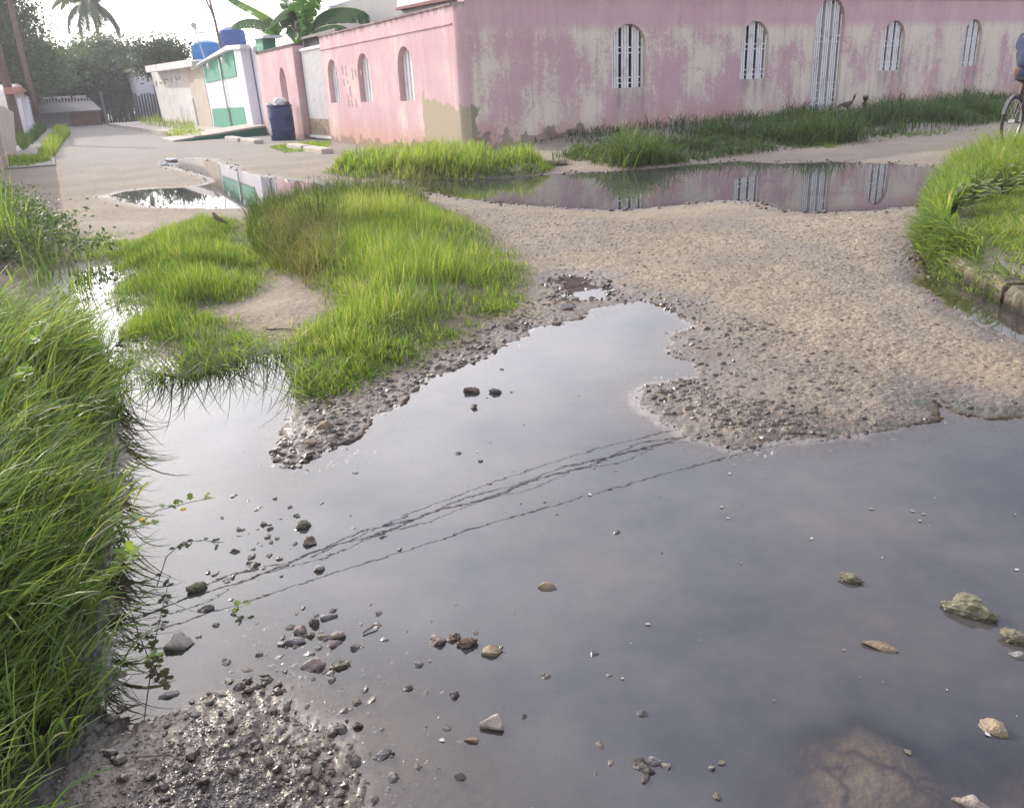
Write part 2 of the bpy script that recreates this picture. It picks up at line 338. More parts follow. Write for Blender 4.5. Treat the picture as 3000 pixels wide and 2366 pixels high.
col = t.mix(t.ramp(z2[2], .06, .22, 0, .85), col, t.mix(t.ramp(mid, .35, .65), (.07, .062, .052), (.13, .11, .088)))
col = t.mix(t.math('MULTIPLY', zs[1], .92), col, t.mix(t.ramp(mid, .35, .65), (.010, .009, .010), (.032, .028, .027)))
col = t.mix(t.math('MULTIPLY', z2[0], t.ramp(mid, .42, .6)), col, (.028, .040, .012))
rough = t.math('SUBTRACT', .93, t.math('MULTIPLY', zs[0], t.ramp(mid, .3, .7, .35, .75)))
h = t.math('ADD', t.math('MULTIPLY', cell.outputs['Distance'], -.55), t.math('ADD', t.math('MULTIPLY', cellb.outputs['Distance'], -.22), t.math('MULTIPLY', fin, .35)))
sub_ = t.ramp(z2[2], .0, .04); col = t.mix(sub_, col, t.mix(1.0, col, (.62, .60, .58), 'MULTIPLY')); rough = t.math('MAXIMUM', rough, t.math('MULTIPLY', sub_, .9))
road_m = t.done(t.bsdf(col, rough, t.math('MULTIPLY', t.ramp(zs[0], 0, 1, .15, .6), t.math('SUBTRACT', 1.0, sub_)), t.bump(t.math('MULTIPLY', h, t.ramp(t.noise(ps, .9, 4, .6), .40, .58, .22, 1.0)), .013, .8)))
tag(mesh_np('ground', np.stack([gx, gy, gz], 1), GF, road_m, smooth=True, attrs={'zone': zone, 'zone2': zone2}), 'sandy pebbly dirt road surface with wet dark margins', 'ground', kind='structure')

# ------------------------------------------------------------------ water
t = NT('puddle_water'); ps = t.pos()
dep = t.attr('depth'); n1 = t.noise(ps, 2.2, 4, .6); n2 = t.noise(ps, 15.0, 3, .5); n3 = t.noise(ps, 1.6, 6, .68)
nr_ = t.bump(t.math('ADD', t.math('MULTIPLY', n1, .5), t.math('MULTIPLY', n2, .13)), .0016, .28)
fres = t.n('ShaderNodeFresnel', {'IOR': t.ramp(t.n('ShaderNodeNewGeometry').outputs['Backfacing'], 0, 1, 1.6, 1 / 1.6), 'Normal': nr_}).outputs[0]
gl = t.n('ShaderNodeBsdfGlossy', {'Color': (1, 1, 1, 1), 'Roughness': .012, 'Normal': nr_}).outputs[0]
murk = t.n('ShaderNodeBsdfDiffuse', {'Color': t.mix(t.ramp(n3, .35, .68), (.028, .030, .038), (.090, .080, .068))}).outputs[0]
tr = t.n('ShaderNodeBsdfTransparent', {'Color': (.93, .90, .86, 1)}).outputs[0]
alpha = t.math('SUBTRACT', 1.0, t.math('POWER', 2.718, t.math('MULTIPLY', t.math('POWER', t.math('MULTIPLY', dep, 42.0), 1.7), -1.0)))
body = t.n('ShaderNodeMixShader', {0: alpha, 1: tr, 2: murk}).outputs[0]
water_m = t.done(t.n('ShaderNodeMixShader', {0: fres, 1: body, 2: gl}).outputs[0])
use = (gz[GF].min(1) < .004) & (gsd[GF].min(1) < .12) & (gr[GF].max(1) < 40)
WF = GF[use]; ids = np.unique(WF); remap = np.zeros(len(gx), np.int32); remap[ids] = np.arange(len(ids))
tag(mesh_np('water', np.stack([gx[ids], gy[ids], np.zeros(len(ids))], 1), remap[WF], water_m, smooth=True,
    attrs={'depth': np.maximum(.55 * gdep[ids] + .45 * np.maximum(-gz[ids], 0), 0)}), 'murky grey puddle water spread across the road junction', 'puddle', kind='structure')

# ------------------------------------------------------------------ loose gravel: three loose scatters nobody could count
PHI = (1 + sqrt(5)) / 2
ICO_V = np.array([(-1, PHI, 0), (1, PHI, 0), (-1, -PHI, 0), (1, -PHI, 0), (0, -1, PHI), (0, 1, PHI), (0, -1, -PHI), (0, 1, -PHI), (PHI, 0, -1), (PHI, 0, 1), (-PHI, 0, -1), (-PHI, 0, 1)]) / sqrt(1 + PHI * PHI)
ICO_F = np.array([(0, 11, 5), (0, 5, 1), (0, 1, 7), (0, 7, 10), (0, 10, 11), (1, 5, 9), (5, 11, 4), (11, 10, 2), (10, 7, 6), (7, 1, 8), (3, 9, 4), (3, 4, 2), (3, 2, 6), (3, 6, 8), (3, 8, 9), (4, 9, 5), (2, 4, 11), (6, 2, 10), (8, 6, 7), (9, 8, 1)])
def in_poly(pg, n, filt=None):
    lo, hi = pg.min(0), pg.max(0); out = np.zeros((0, 2))
    for _ in range(60):
        c = RNG.uniform(lo, hi, (n * 3, 2)); c = c[inside(c[:, 0], c[:, 1], pg)]
        if filt is not None: c = c[filt(c)]
        out = np.vstack([out, c])
        if len(out) >= n: break
    return out[:n]
t = NT('gravel_stone'); tt = t.attr('tint'); wt_ = t.attr('wet'); n = t.noise(t.pos(), 60, 4)
c = t.ramp_col(tt, [(0, (.09, .075, .06)), (.35, (.18, .145, .11)), (.7, (.28, .23, .17)), (.9, (.34, .30, .25)), (.97, (.30, .13, .085)), (1, (.50, .47, .42))])
c = t.mix(t.ramp(n, .35, .7, 0, .5), c, t.mix(1, c, (.6, .58, .55), 'MULTIPLY')); c = t.mix(wt_, c, t.mix(1, c, (.38, .35, .34), 'MULTIPLY'))
gravel_m = t.done(t.bsdf(c, t.ramp(wt_, 0, 1, .9, .22), t.ramp(wt_, 0, 1, .2, .6), t.bump(n, .004, .6)))
def gravel(name, label, pts, smin, smax, wet, sink=.35, tint=None, power=2.2, lift=-9):
    n = len(pts); s = smin + (smax - smin) * RNG.random(n) ** power
    V = ICO_V[None] * (1 + RNG.uniform(-.28, .28, (n, 12, 1))) * (s[:, None] * np.stack([np.ones(n), RNG.uniform(.55, 1, n), RNG.uniform(.35, .75, n)], 1))[:, None, :] * .5
    a = RNG.uniform(0, 2 * pi, n); ca, sa = np.cos(a)[:, None], np.sin(a)[:, None]
    tl = RNG.normal(0, .25, n)[:, None]; x, y, z = V[..., 0], V[..., 1], V[..., 2]; x, z = x * np.cos(tl) - z * np.sin(tl), x * np.sin(tl) + z * np.cos(tl)
    X = x * ca - y * sa; Y = x * sa + y * ca
    gz0 = np.maximum(ground_z(pts[:, 0], pts[:, 1]), lift)
    V = np.stack([X + pts[:, :1], Y + pts[:, 1:2], z + (gz0 + s * .5 * (.55 - sink))[:, None]], -1).reshape(-1, 3)
    F = (np.arange(n)[:, None, None] * 12 + ICO_F[None]).reshape(-1, 3)
    tn = np.repeat(np.clip(RNG.beta(2, 2, n) if tint is None else RNG.normal(tint, .17, n), 0, 1), 12)
    we = np.repeat(np.clip((wet if not callable(wet) else wet(pts)) + RNG.uniform(-.15, .15, n), 0, 1), 12)
    tag(mesh_np(name, V, F, gravel_m, attrs={'tint': tn, 'wet': we}), label, 'gravel', kind='stuff')
def grad_pts(pg, n, spread):   # scatter round the border of an outline
    k = len(pg); i = RNG.integers(0, k, n * 2); L = np.linalg.norm(pg - np.roll(pg, -1, 0), axis=1); i = RNG.choice(k, n, p=L / L.sum())
    u = RNG.random(n)[:, None]; return pg[i] * (1 - u) + pg[(i + 1) % k] * u + RNG.normal(0, spread, (n, 2))
mp_ = in_poly(MOUND, 21000) + RNG.normal(0, .085, (21000, 2)); mp_ = mp_[RNG.random(21000) < .25 + .75 * sstep(.0, -.22, sdist(mp_[:, 0], mp_[:, 1], MOUND))]; mp_ = mp_[(np.hypot(mp_[:, 0], mp_[:, 1]) < 2.6) & (np.hypot(mp_[:, 0], mp_[:, 1]) > .75)]
sh_ = in_poly(SHOAL, 1100); sh_ = sh_[RNG.random(len(sh_)) < .15 + .85 * sstep(.5, .0, sdist(sh_[:, 0], sh_[:, 1], MOUND))]
trail = np.concatenate([D(x, y)[:2][None] + RNG.normal(0, s, (n, 2)) for x, y, n, s in [(560,1130,70,.10),(520,1190,45,.09),(600,1080,40,.10),(580,1040,30,.12),(480,1240,18,.08),(700,1330,40,.05),(690,1390,50,.06),(980,1350,26,.07),
    (1370,1600,24,.08),(1000,1500,40,.28),(900,1600,40,.22),(640,1180,12,.06),(820,1100,10,.1),(1300,1570,14,.12),(780,1150,8,.08),(1100,950,14,.4),(600,1300,26,.10),(1500,1250,24,.5),(1000,800,14,.15)]])
gravel('gravel', 'wet dark gravel heaped beside the near left grass', mp_, .003, .0115, 1.0, sink=.72, tint=.36, power=2.6)
def clumpy(c, f, base):
    k = np.clip(.5 + 1.1 * fbm(c[:, 0] * f, c[:, 1] * f, 3, 17), 0, 1); return c[RNG.random(len(c)) < base * .5 + (1 - base * .5) * k]
gravel('gravel', 'small dark wet stones poking out of the shallows at lower left', np.vstack([sh_, trail, trail[::3] + RNG.normal(0, .04, trail[::3].shape)]), .005, .030, .95, sink=.3, tint=.40, power=3.4, lift=-.006)
SPIT = poly([(660,850),(700,842),(800,808),(880,775),(960,730),(1060,690),(1110,660),(1150,620),(1230,640),(1200,672),(1100,705),(1060,735),(985,772),(905,805),(830,858),(770,895),(735,935),(700,960),(620,995),(560,985),(580,950),(625,905)])
SANDB = poly([(1360,630),(1470,640),(1620,690),(1760,760),(1850,830),(1800,900),(1640,935),(1500,935),(1420,905),(1380,860),(1370,815),(1480,790),(1420,740),(1450,690)])
ST2 = in_poly(poly([(700,985),(640,1000),(720,960),(800,930),(825,945),(800,960)]), 200)
gravel('gravel', 'brown rubble gravel along the spit below the middle grass', np.vstack([clumpy(in_poly(SPIT, 3600), 5, .2), ST2]), .005, .050, lambda p: np.clip(.8 - 2.6 * (ground_fields(p[:, 0], p[:, 1], False)[1]), .1, .9), sink=.65, tint=.40, power=5.5)
gravel('gravel', 'brown gravel on the damp shore right of the puddle', np.vstack([clumpy(in_poly(SANDB, 3400), 3.5, .3), clumpy(in_poly(poly([(1380,815),(1450,800),(1560,850),(1650,860),(1760,900),(1700,925),(1560,948),(1420,912)]), 1900), 6, .2), in_poly(poly([(1555,945),(1630,950),(1640,985),(1590,1000),(1540,970)]), 130)]), .004, .040, lambda p: np.clip(.95 - 1.6 * ground_fields(p[:, 0], p[:, 1], False)[1], .2, .95), sink=.7, tint=.44, power=4.6)
ROADA = poly([(900,430),(1300,470),(1700,470),(1940,450),(1935,560),(2000,640),(2166,730),(2300,780),(2300,870),(1980,820),(1900,890),(1700,925),(1500,700),(1250,600),(1130,560)])
def okdry(c): return ground_fields(c[:, 0], c[:, 1], False)[1] > .03
rp_ = in_poly(ROADA, 15000, okdry); keep = RNG.random(len(rp_)) < np.clip(6.5 / np.hypot(rp_[:, 0], rp_[:, 1]), .3, 1)
gravel('gravel', 'dry sandy pebbles pressed into the road beyond the puddle', rp_[keep], .006, .030, .0, sink=.85, tint=.55, power=2.6)
shore2 = grad_pts(PUD_MAIN[:52], 1100, .06); shore2 = shore2[(np.hypot(shore2[:, 0], shore2[:, 1]) < 6)]
gravel('gravel', 'wet stones strewn along the ragged shore of the main puddle', shore2, .005, .030, .9, sink=.45, tint=.40, power=4)
shore = np.vstack([grad_pts(PUD_CORNER, 900, .10), grad_pts(PUD_FAR, 350, .15), grad_pts(PUD_SMALL, 160, .05), grad_pts(PUD_KERB, 90, .04)])
gravel('gravel', 'small wet stones along the edges of the far puddles', shore, .015, .06, .8, tint=.45, power=3)
# flecks floating on the puddle
fp = np.vstack([in_poly(poly([(900,1000),(1500,960),(2166,950),(2166,1650),(1300,1700),(900,1600)]), 85), in_poly(poly([(450,900),(1400,820),(1500,960),(900,1200),(450,1200)]), 30)]); n = len(fp); s = .0008 + .0062 * RNG.random(n) ** 3; a = RNG.uniform(0, 6.28, n)
V = np.stack([np.stack([fp[:, 0] + s * np.cos(a + q) * f, fp[:, 1] + s * np.sin(a + q) * f, np.full(n, .0022 + .0008 * (q > 2))], 1) for q, f in ((0, 1.4), (1.2, .8), (2.6, 1.0), (4.1, .7), (5.2, .9))], 1).reshape(-1, 3)
tag(mesh_np('debris', V, np.arange(5 * n).reshape(-1, 5), gravel_m, attrs={'tint': np.repeat(RNG.choice([.3, .6, .8, 1.0], n), 5), 'wet': np.zeros(5 * n)}), 'tiny pale flecks floating across the murky puddle', 'debris', kind='stuff')
# ------------------------------------------------------------------ grass
def grass_mat(name, stops, trans=.38, rough=.42, spec=.35):
    t = NT(name); c = t.ramp_col(t.attr('tint'), stops)
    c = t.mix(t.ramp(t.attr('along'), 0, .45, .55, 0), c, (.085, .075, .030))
    a = t.bsdf(c, rough, spec); b = t.n('ShaderNodeBsdfTranslucent', {'Color': t.mix(1.0, c, (1.5, 1.6, .8), 'MULTIPLY')}).outputs[0]
    return t.done(t.n('ShaderNodeMixShader', {0: trans, 1: a, 2: b}).outputs[0])
GREEN = [(0, (.065, .100, .040)), (.35, (.13, .195, .068)), (.6, (.215, .275, .092)), (.8, (.19, .27, .038)), (.93, (.33, .31, .085)), (1, (.40, .34, .19))]
LIME = [(0, (.06, .095, .028)), (.3, (.12, .19, .040)), (.6, (.215, .29, .055)), (.82, (.33, .36, .09)), (1, (.42, .36, .20))]
DARK = [(0, (.034, .062, .027)), (.5, (.072, .120, .042)), (.85, (.125, .18, .052)), (1, (.19, .20, .085))]  # darker greens: the long wall's shade is put into the colour
DRY = [(0, (.040, .060, .022)), (.35, (.085, .13, .038)), (.65, (.17, .18, .065)), (.85, (.22, .18, .09)), (1, (.30, .24, .14))]
GM_DRY = grass_mat('dry_weed_blade', DRY, .3, .7, .1)
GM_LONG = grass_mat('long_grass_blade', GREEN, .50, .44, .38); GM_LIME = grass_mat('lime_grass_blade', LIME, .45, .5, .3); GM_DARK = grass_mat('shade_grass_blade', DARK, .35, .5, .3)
def blades(pts, L, az, th0, th1, width, segs=5, curve=1.4, z0=None, twist=.5):
    n = len(pts); gz0 = ground_z(pts[:, 0], pts[:, 1]) if z0 is None else z0
    d = np.stack([np.sin(az), np.cos(az)], 1); pr = np.stack([d[:, 1], -d[:, 0]], 1)
    tw = RNG.normal(0, twist, n); V = np.zeros((n, segs + 1, 2, 3)); p = np.stack([pts[:, 0], pts[:, 1], gz0 - .01], 1)
    al = np.zeros((n, segs + 1, 2))
    for k in range(segs + 1):
        s = k / segs; th = th0 + (th1 - th0) * s ** curve
        wv = width * (1 - s ** 2.2 * .93) * (.55 + .9 * min(s * 3, .5)) * .5
        ax = np.stack([d[:, 0] * np.sin(th), d[:, 1] * np.sin(th), np.cos(th)], 1)
        side = np.stack([pr[:, 0] * np.cos(tw), pr[:, 1] * np.cos(tw), np.sin(tw)], 1)
        V[:, k, 0] = p - side * wv[:, None]; V[:, k, 1] = p + side * wv[:, None]; al[:, k] = s
        p = p + ax * (L / segs)[:, None]
    b = np.arange(n)[:, None] * (2 * (segs + 1)) + np.arange(segs)[None] * 2
    F = np.stack([b, b + 1, b + 3, b + 2], -1).reshape(-1, 4)
    return V.reshape(-1, 3), F, al.ravel()
def lawn(label, pts, L, az, th0, th1, width, tint, mat, segs=5, name='grass', curve=1.4, twist=.5):
    V, F, al = blades(pts, L, az, th0, th1, width, segs, curve, twist=twist)
    return tag(mesh_np(name, V, F, mat, smooth=True, attrs={'tint': np.repeat(np.clip(tint, 0, 1), 2 * (segs + 1)), 'along': al}), label, 'grass', kind='stuff')
U = lambda a, b, n: RNG.uniform(a, b, n)
# left bank: long arching blades drooping over the water, tuft by tuft
def bank(n, r0, r1):
    c = in_poly(G_LEFT, n, lambda c: (np.hypot(c[:, 0], c[:, 1]) < r1) & (np.hypot(c[:, 0], c[:, 1]) > r0) & (c[:, 0] > -4.8 - .0 * c[:, 1]) & (np.degrees(np.arctan2(c[:, 0], c[:, 1])) > -62))
    return c
def tufted(c, f=3.2, s=5):     # clump value 0..1
    return np.clip(.5 + .9 * fbm(c[:, 0] * f, c[:, 1] * f, 3, s), 0, 1)
def tufts(label, r0, r1, nt, nb, Lm, wd, mat, seed):
    g = np.random.default_rng(seed); tc_ = bank(nt, r0, r1); nt = len(tc_); kt = tufted(tc_, 1.6, seed); edge = np.clip(-sdist(tc_[:, 0], tc_[:, 1], G_LEFT), 0, .6)
    i = np.repeat(np.arange(nt), nb); m = len(i); ra = g.uniform(0, 2 * pi, m); rd = np.abs(g.normal(0, .05, m))
    c = tc_[i] + np.stack([np.sin(ra), np.cos(ra)], 1) * rd[:, None]
    lean = radians(85) + g.normal(0, .45, nt) + .6 * fbm(tc_[:, 0] * 1.3, tc_[:, 1] * 1.3, 2, 8); az = lean[i] + g.normal(0, .62, m) + .35 * np.sin(ra - lean[i])
    L_ = (Lm * (.55 + .65 * kt) * g.uniform(.75, 1.2, nt) * (.5 + .5 * np.minimum(edge, .4) / .4))[i] * g.uniform(.45, 1.2, m)
    tt = (g.normal(.40, .13, nt) + .25 * (kt - .5))[i] + g.normal(0, .13, m) + (g.random(m) < .05) * .4
    return lawn(label, c, L_, az, np.abs(g.normal(.22, .2, m)), (g.uniform(.9, 1.7, nt))[i] + g.normal(.15, .35, m), wd * g.uniform(.45, 1.4, m), tt, mat, 6, curve=1.15, twist=.8)
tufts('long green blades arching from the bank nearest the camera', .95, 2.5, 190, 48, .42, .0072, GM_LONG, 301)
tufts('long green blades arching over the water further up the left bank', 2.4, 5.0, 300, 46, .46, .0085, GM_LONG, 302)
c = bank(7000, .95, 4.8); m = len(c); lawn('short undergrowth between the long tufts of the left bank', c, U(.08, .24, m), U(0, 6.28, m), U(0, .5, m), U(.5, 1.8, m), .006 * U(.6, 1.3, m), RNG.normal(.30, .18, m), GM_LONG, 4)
# tall leafy weeds at the back of the left bank
c = in_poly(poly([(-500,420),(30,430),(90,470),(150,520),(215,560),(235,590),(160,640),(60,640),(-500,600)]), 4500); m = len(c); k = tufted(c, 2.2, 15)
lawn('bushy mixed weeds at the far end of the left bank', c, .86 * (.45 + .7 * k) * U(.4, 1.1, m) * sstep(.02, -.6, sdist(c[:, 0], c[:, 1], poly([(-500,420),(30,430),(90,470),(150,520),(215,560),(235,590),(160,640),(60,640),(-500,600)]))).clip(.3, 1), U(0, 6.28, m), U(0, .3, m), U(.4, 1.5, m), .012 * U(.5, 1.5, m), .25 + .4 * k + RNG.normal(0, .15, m), GM_LONG, 4)
# middle clumps: fine bermuda grass
def fine(label, pg, n, Lm, wd, t0, ts, mat, f=3.0, seed=5, up=.25, hump=.5, th1=(.3, 1.1), name='grass', filt=None, cut=.18, jit=.05):
    c = in_poly(pg, n, filt); c = c + RNG.normal(0, jit, c.shape); k = tufted(c, f, seed); c = c[RNG.random(len(c)) < np.clip((k + .5 - cut), 0, 1)]; m = len(c); k = tufted(c, f, seed)
    bare = fbm(c[:, 0] * 4.5, c[:, 1] * 4.5, 3, seed + 50); ok = RNG.random(len(c)) < sstep(-.55, -.05, bare) * .9 + .1; c = c[ok]; m = len(c); k = tufted(c, f, seed); k2 = tufted(c, 6.0, seed + 3)
    e = np.clip(-sdist(c[:, 0], c[:, 1], pg) / hump, 0, 1); fall = RNG.random(m) < .20; dry = RNG.random(m) < .05 + .16 * tufted(c, 2.7, seed + 9) ** 2
    t0_ = np.where(fall, U(.7, 1.35, m), np.abs(RNG.normal(0, up, m))); t1_ = np.where(fall, U(1.3, 1.9, m), U(*th1, m))
    return lawn(label, c, Lm * (.3 + .7 * e) * (.35 + .55 * k + .45 * k2) * U(.45, 1.25, m), U(0, 6.28, m) + .0, t0_, t1_, wd * U(.6, 1.4, m), t0 + ts * (k - .5) + .18 * (k2 - .5) + .14 * fbm(c[:, 0] * 1.1, c[:, 1] * 1.1, 2, seed + 30) + RNG.normal(0, .13, m) + dry * .42, mat, 4, name)
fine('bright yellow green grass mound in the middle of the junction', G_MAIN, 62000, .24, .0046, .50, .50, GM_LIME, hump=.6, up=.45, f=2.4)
fine('lower darker fringe of creeping grass around the middle mound', poly([(600,725),(700,690),(860,735),(950,705),(1080,632),(1112,610),(1095,650),(1030,700),(960,740),(880,785),(800,815),(735,845),(690,852),(650,848),(635,800)]), 13000, .13, .005, .28, .5, GM_LIME, up=.7, th1=(.8, 1.9))
fine('fresh green grass clump beside the narrow channel', G_MID, 44000, .17, .0046, .40, .5, GM_LIME, seed=25, hump=.4, up=.5)
fine('short bright turf behind the middle grass clumps', poly([(330,520),(360,488),(420,466),(500,468),(525,495),(470,520),(400,530)]), 4500, .09, .007, .45, .3, GM_LIME, seed=27)
TW = poly([(520,500),(535,450),(600,425),(720,412),(820,412),(905,430),(880,470),(760,480),(680,520),(640,590),(570,580),(540,545)])
c = in_poly(TW, 6000); m = len(c); k = tufted(c, 2.0, 44)
lawn('tall dull weedy grass standing behind the yellow green mound', c, .36 * (.3 + .9 * k) * U(.35, 1.2, m), U(0, 6.28, m), np.abs(RNG.normal(0, .45, m)), U(.4, 1.7, m), .0075 * U(.5, 1.4, m), .14 + .36 * tufted(c, 3.3, 47) + RNG.normal(0, .2, m), GM_DRY, 5)
c = in_poly(poly([(560,500),(640,470),(720,500),(720,580),(660,630),(600,600)]), 1300); m = len(c)
lawn('straw coloured dead grass bending between the middle clumps', c, U(.15, .42, m), U(0, 6.28, m), U(.2, .7, m), U(1.0, 2.2, m), .005 * U(.6, 1.3, m), U(.45, 1.0, m), GM_DRY, 5)
ed_ = np.array([D(x, y)[:2] for x, y in ((300, 800), (370, 800), (480, 780), (556, 745), (622, 752), (645, 805), (660, 842))]); i_ = RNG.integers(0, 6, 620); u_ = RNG.random(620)[:, None]
c = ed_[i_] * (1 - u_) + ed_[i_ + 1] * u_ + RNG.normal(0, .05, (620, 2)); m = len(c)
lawn('stray runners of grass trailing onto the water below the middle clumps', c, U(.08, .34, m) * U(.5, 1, m), radians(180) + RNG.normal(0, .9, m), U(.3, 1.2, m), U(1.2, 1.8, m), .0045 * U(.6, 1.3, m), .40 + RNG.normal(0, .18, m), GM_LONG, 5)
fine('low green turf linking the left bank weeds to the middle clump', poly([(160,500),(230,492),(320,515),(300,535),(255,560),(205,562),(165,545)]), 4200, .10, .006, .42, .35, GM_LIME, seed=29)
# stalks with seed heads over the mound
sb = MB(); c = in_poly(poly([(760,430),(930,420),(1000,450),(900,520),(780,500)]), 26)
for x, y in c:
    a = random.uniform(-.3, 1.9); h = random.uniform(.35, .62); z = float(ground_z(x, y)[0]); b = random.uniform(.15, .45)
    pts = [(x + sin(a) * b * s * s * h, y + .3 * cos(a) * b * s * s * h, z + h * s) for s in (0, .35, .7, .9, 1.0)]
    sb.tube(pts, [.0022, .002, .0018, .0045, .001], 4)
tag(sb.build('grass', simple('seed_stalk', (.30, .27, .13), .8)), 'thin seed head stalks leaning above the middle grass', 'grass', kind='stuff')
fine('sunlit short grass along the foot of the pink wall corner', G_CORNER, 15000, .30, .016, .52, .35, GM_LIME, f=1.2, seed=61, hump=.3, th1=(.4, 1.3))
# shaded clumps under the long wall
def strip(s0, s1, p0, p1): # corner points in wall metres
    u = frame(AR)[:2]; n = -np.array([-u[1], u[0]]); return np.array([C0[:2] + u * s + n * p for s, p in ((s0, p0), (s1, p0), (s1, p1), (s0, p1))])
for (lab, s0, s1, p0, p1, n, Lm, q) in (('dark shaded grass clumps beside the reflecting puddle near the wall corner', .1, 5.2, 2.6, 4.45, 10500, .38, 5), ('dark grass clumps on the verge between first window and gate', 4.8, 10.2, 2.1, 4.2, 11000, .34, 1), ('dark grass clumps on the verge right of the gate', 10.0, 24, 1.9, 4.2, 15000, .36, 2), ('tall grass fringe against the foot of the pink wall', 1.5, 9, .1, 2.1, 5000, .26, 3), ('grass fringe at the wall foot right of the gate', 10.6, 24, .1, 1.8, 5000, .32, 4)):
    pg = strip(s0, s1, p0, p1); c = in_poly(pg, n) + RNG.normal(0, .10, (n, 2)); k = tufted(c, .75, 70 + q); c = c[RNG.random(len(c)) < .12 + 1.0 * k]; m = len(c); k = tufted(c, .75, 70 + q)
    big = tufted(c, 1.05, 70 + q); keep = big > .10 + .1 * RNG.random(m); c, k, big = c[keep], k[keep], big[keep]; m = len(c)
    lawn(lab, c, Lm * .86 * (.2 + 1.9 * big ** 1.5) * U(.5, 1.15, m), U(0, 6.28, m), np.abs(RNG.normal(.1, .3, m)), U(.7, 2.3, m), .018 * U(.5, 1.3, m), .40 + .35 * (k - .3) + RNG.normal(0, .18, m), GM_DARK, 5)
fine('low lime creeping grass at the edge of the dark clumps', strip(3.6, 8.0, 4.1, 4.9), 1500, .12, .014, .25, .3, GM_LIME, f=1.2)
# right bank
c = in_poly(poly([(1945,505),(1953,545),(1990,540),(2010,490),(2060,440),(2166,430),(2400,440),(2400,385),(2166,362),(2080,362),(2010,372),(1965,420),(1945,460)]), 9000); m = len(c); k = tufted(c, 2.4, 90)
lawn('bright long grass hanging over the kerb on the right bank', c, .36 * (.5 + .65 * k) * U(.5, 1.15, m), radians(-95) + RNG.normal(0, 1.0, m), np.abs(RNG.normal(.1, .2, m)), U(.6, 1.9, m), .010 * U(.5, 1.4, m), .36 + .4 * k + RNG.normal(.05, .14, m), GM_LONG, 5)
fine('short matted grass on top of the right kerb', poly([(2005,500),(2060,450),(2166,440),(2420,470),(2420,700),(2150,628),(2090,595),(2040,568),(2015,545)]), 26000, .12, .006, .42, .4, GM_LIME, seed=93, up=.7, th1=(.8, 1.8), cut=.0)
fine('small plants rooted at the waterline below the right kerb', poly([(1955,535),(1985,555),(2040,588),(2090,615),(2155,650),(2135,662),(2080,640),(2030,613),(1975,580)]), 4200, .12, .008, .35, .5, GM_LONG, seed=95, up=.5, th1=(.6, 1.7), f=5, cut=.35)
kp = np.array([D(x, y)[:2] for x, y in ((1955, 520), (1984, 545), (2012, 568), (2048, 590), (2092, 612), (2145, 640))]); i_ = RNG.choice(5, 2600, p=[.50, .32, .10, .04, .04]); u_ = RNG.random(2600)[:, None]
c = kp[i_] * (1 - u_) + kp[i_ + 1] * u_ + RNG.normal(0, .04, (2600, 2)) + np.array([.015, .005]); m = len(c)
lawn('grass spilling down over the front of the right kerb', c, U(.08, .27, m), radians(-105) + RNG.normal(0, .7, m), U(0, .6, m), U(1.6, 2.6, m), .008 * U(.5, 1.4, m), .45 + RNG.normal(0, .18, m), GM_LONG, 5)
# broad leaved weeds on the right bank, the vine over the water and small weeds
def leafy(name, label, cat, spots, mat, lsize, stem_h, nleaf, leafy_spread=.16, stem_m=None):
    for i, ((x, y), lab) in enumerate(zip(spots, label)):
        z = float(ground_z(x, y)[0]); r = empty(name, (x, y, z)); tag(r, lab, cat, 'broad leaved weeds on the right bank')
        V = []; F = []; st = MB()
        for k in range(nleaf):
            a = random.uniform(0, 2 * pi); q = random.random() ** .6 * leafy_spread; h = stem_h * random.uniform(.35, 1) * (1 - .5 * q / leafy_spread)
            c = Vector((q * cos(a), q * sin(a), h)); st.tube([(0, 0, -.02), (c.x * .4, c.y * .4, h * .6), tuple(c)], .0016, 4)
            d = Vector((cos(a), sin(a), random.uniform(-.4, .5))).normalized(); s = d.cross(Vector((0, 0, 1))).normalized(); l = lsize * random.uniform(.6, 1.25); nn = s.cross(d)
            b = len(V); pr = ((0, 0, 0), (.25, .30, .04), (.6, .34, .05), (1, 0, -.06), (.6, -.34, .05), (.25, -.30, .04), (.5, 0, -.02))
            V += [c + (d * u + s * v + nn * w) * l for u, v, w in pr]; F += [(b, b + 1, b + 6), (b + 1, b + 2, b + 6), (b + 2, b + 3, b + 6), (b + 3, b + 4, b + 6), (b + 4, b + 5, b + 6), (b + 5, b, b + 6)]
        mesh_np('foliage', V, F, mat, r, attrs={'tint': RNG.uniform(.35, .75, len(V)), 'along': np.ones(len(V))}); st.build('stem', mat, r)
leafy('weed', ['broad leaved weed sprawling in the middle of the right bank grass', 'broad leaved weed nearer the frame edge on the right bank', 'small broad leaved weed low at the kerb edge of the right bank'], 'plant',
      [tuple(D(2055, 470)[:2]), tuple(D(2120, 455)[:2]), tuple(D(2010, 500)[:2])], GM_LONG, .075, .27, 46)
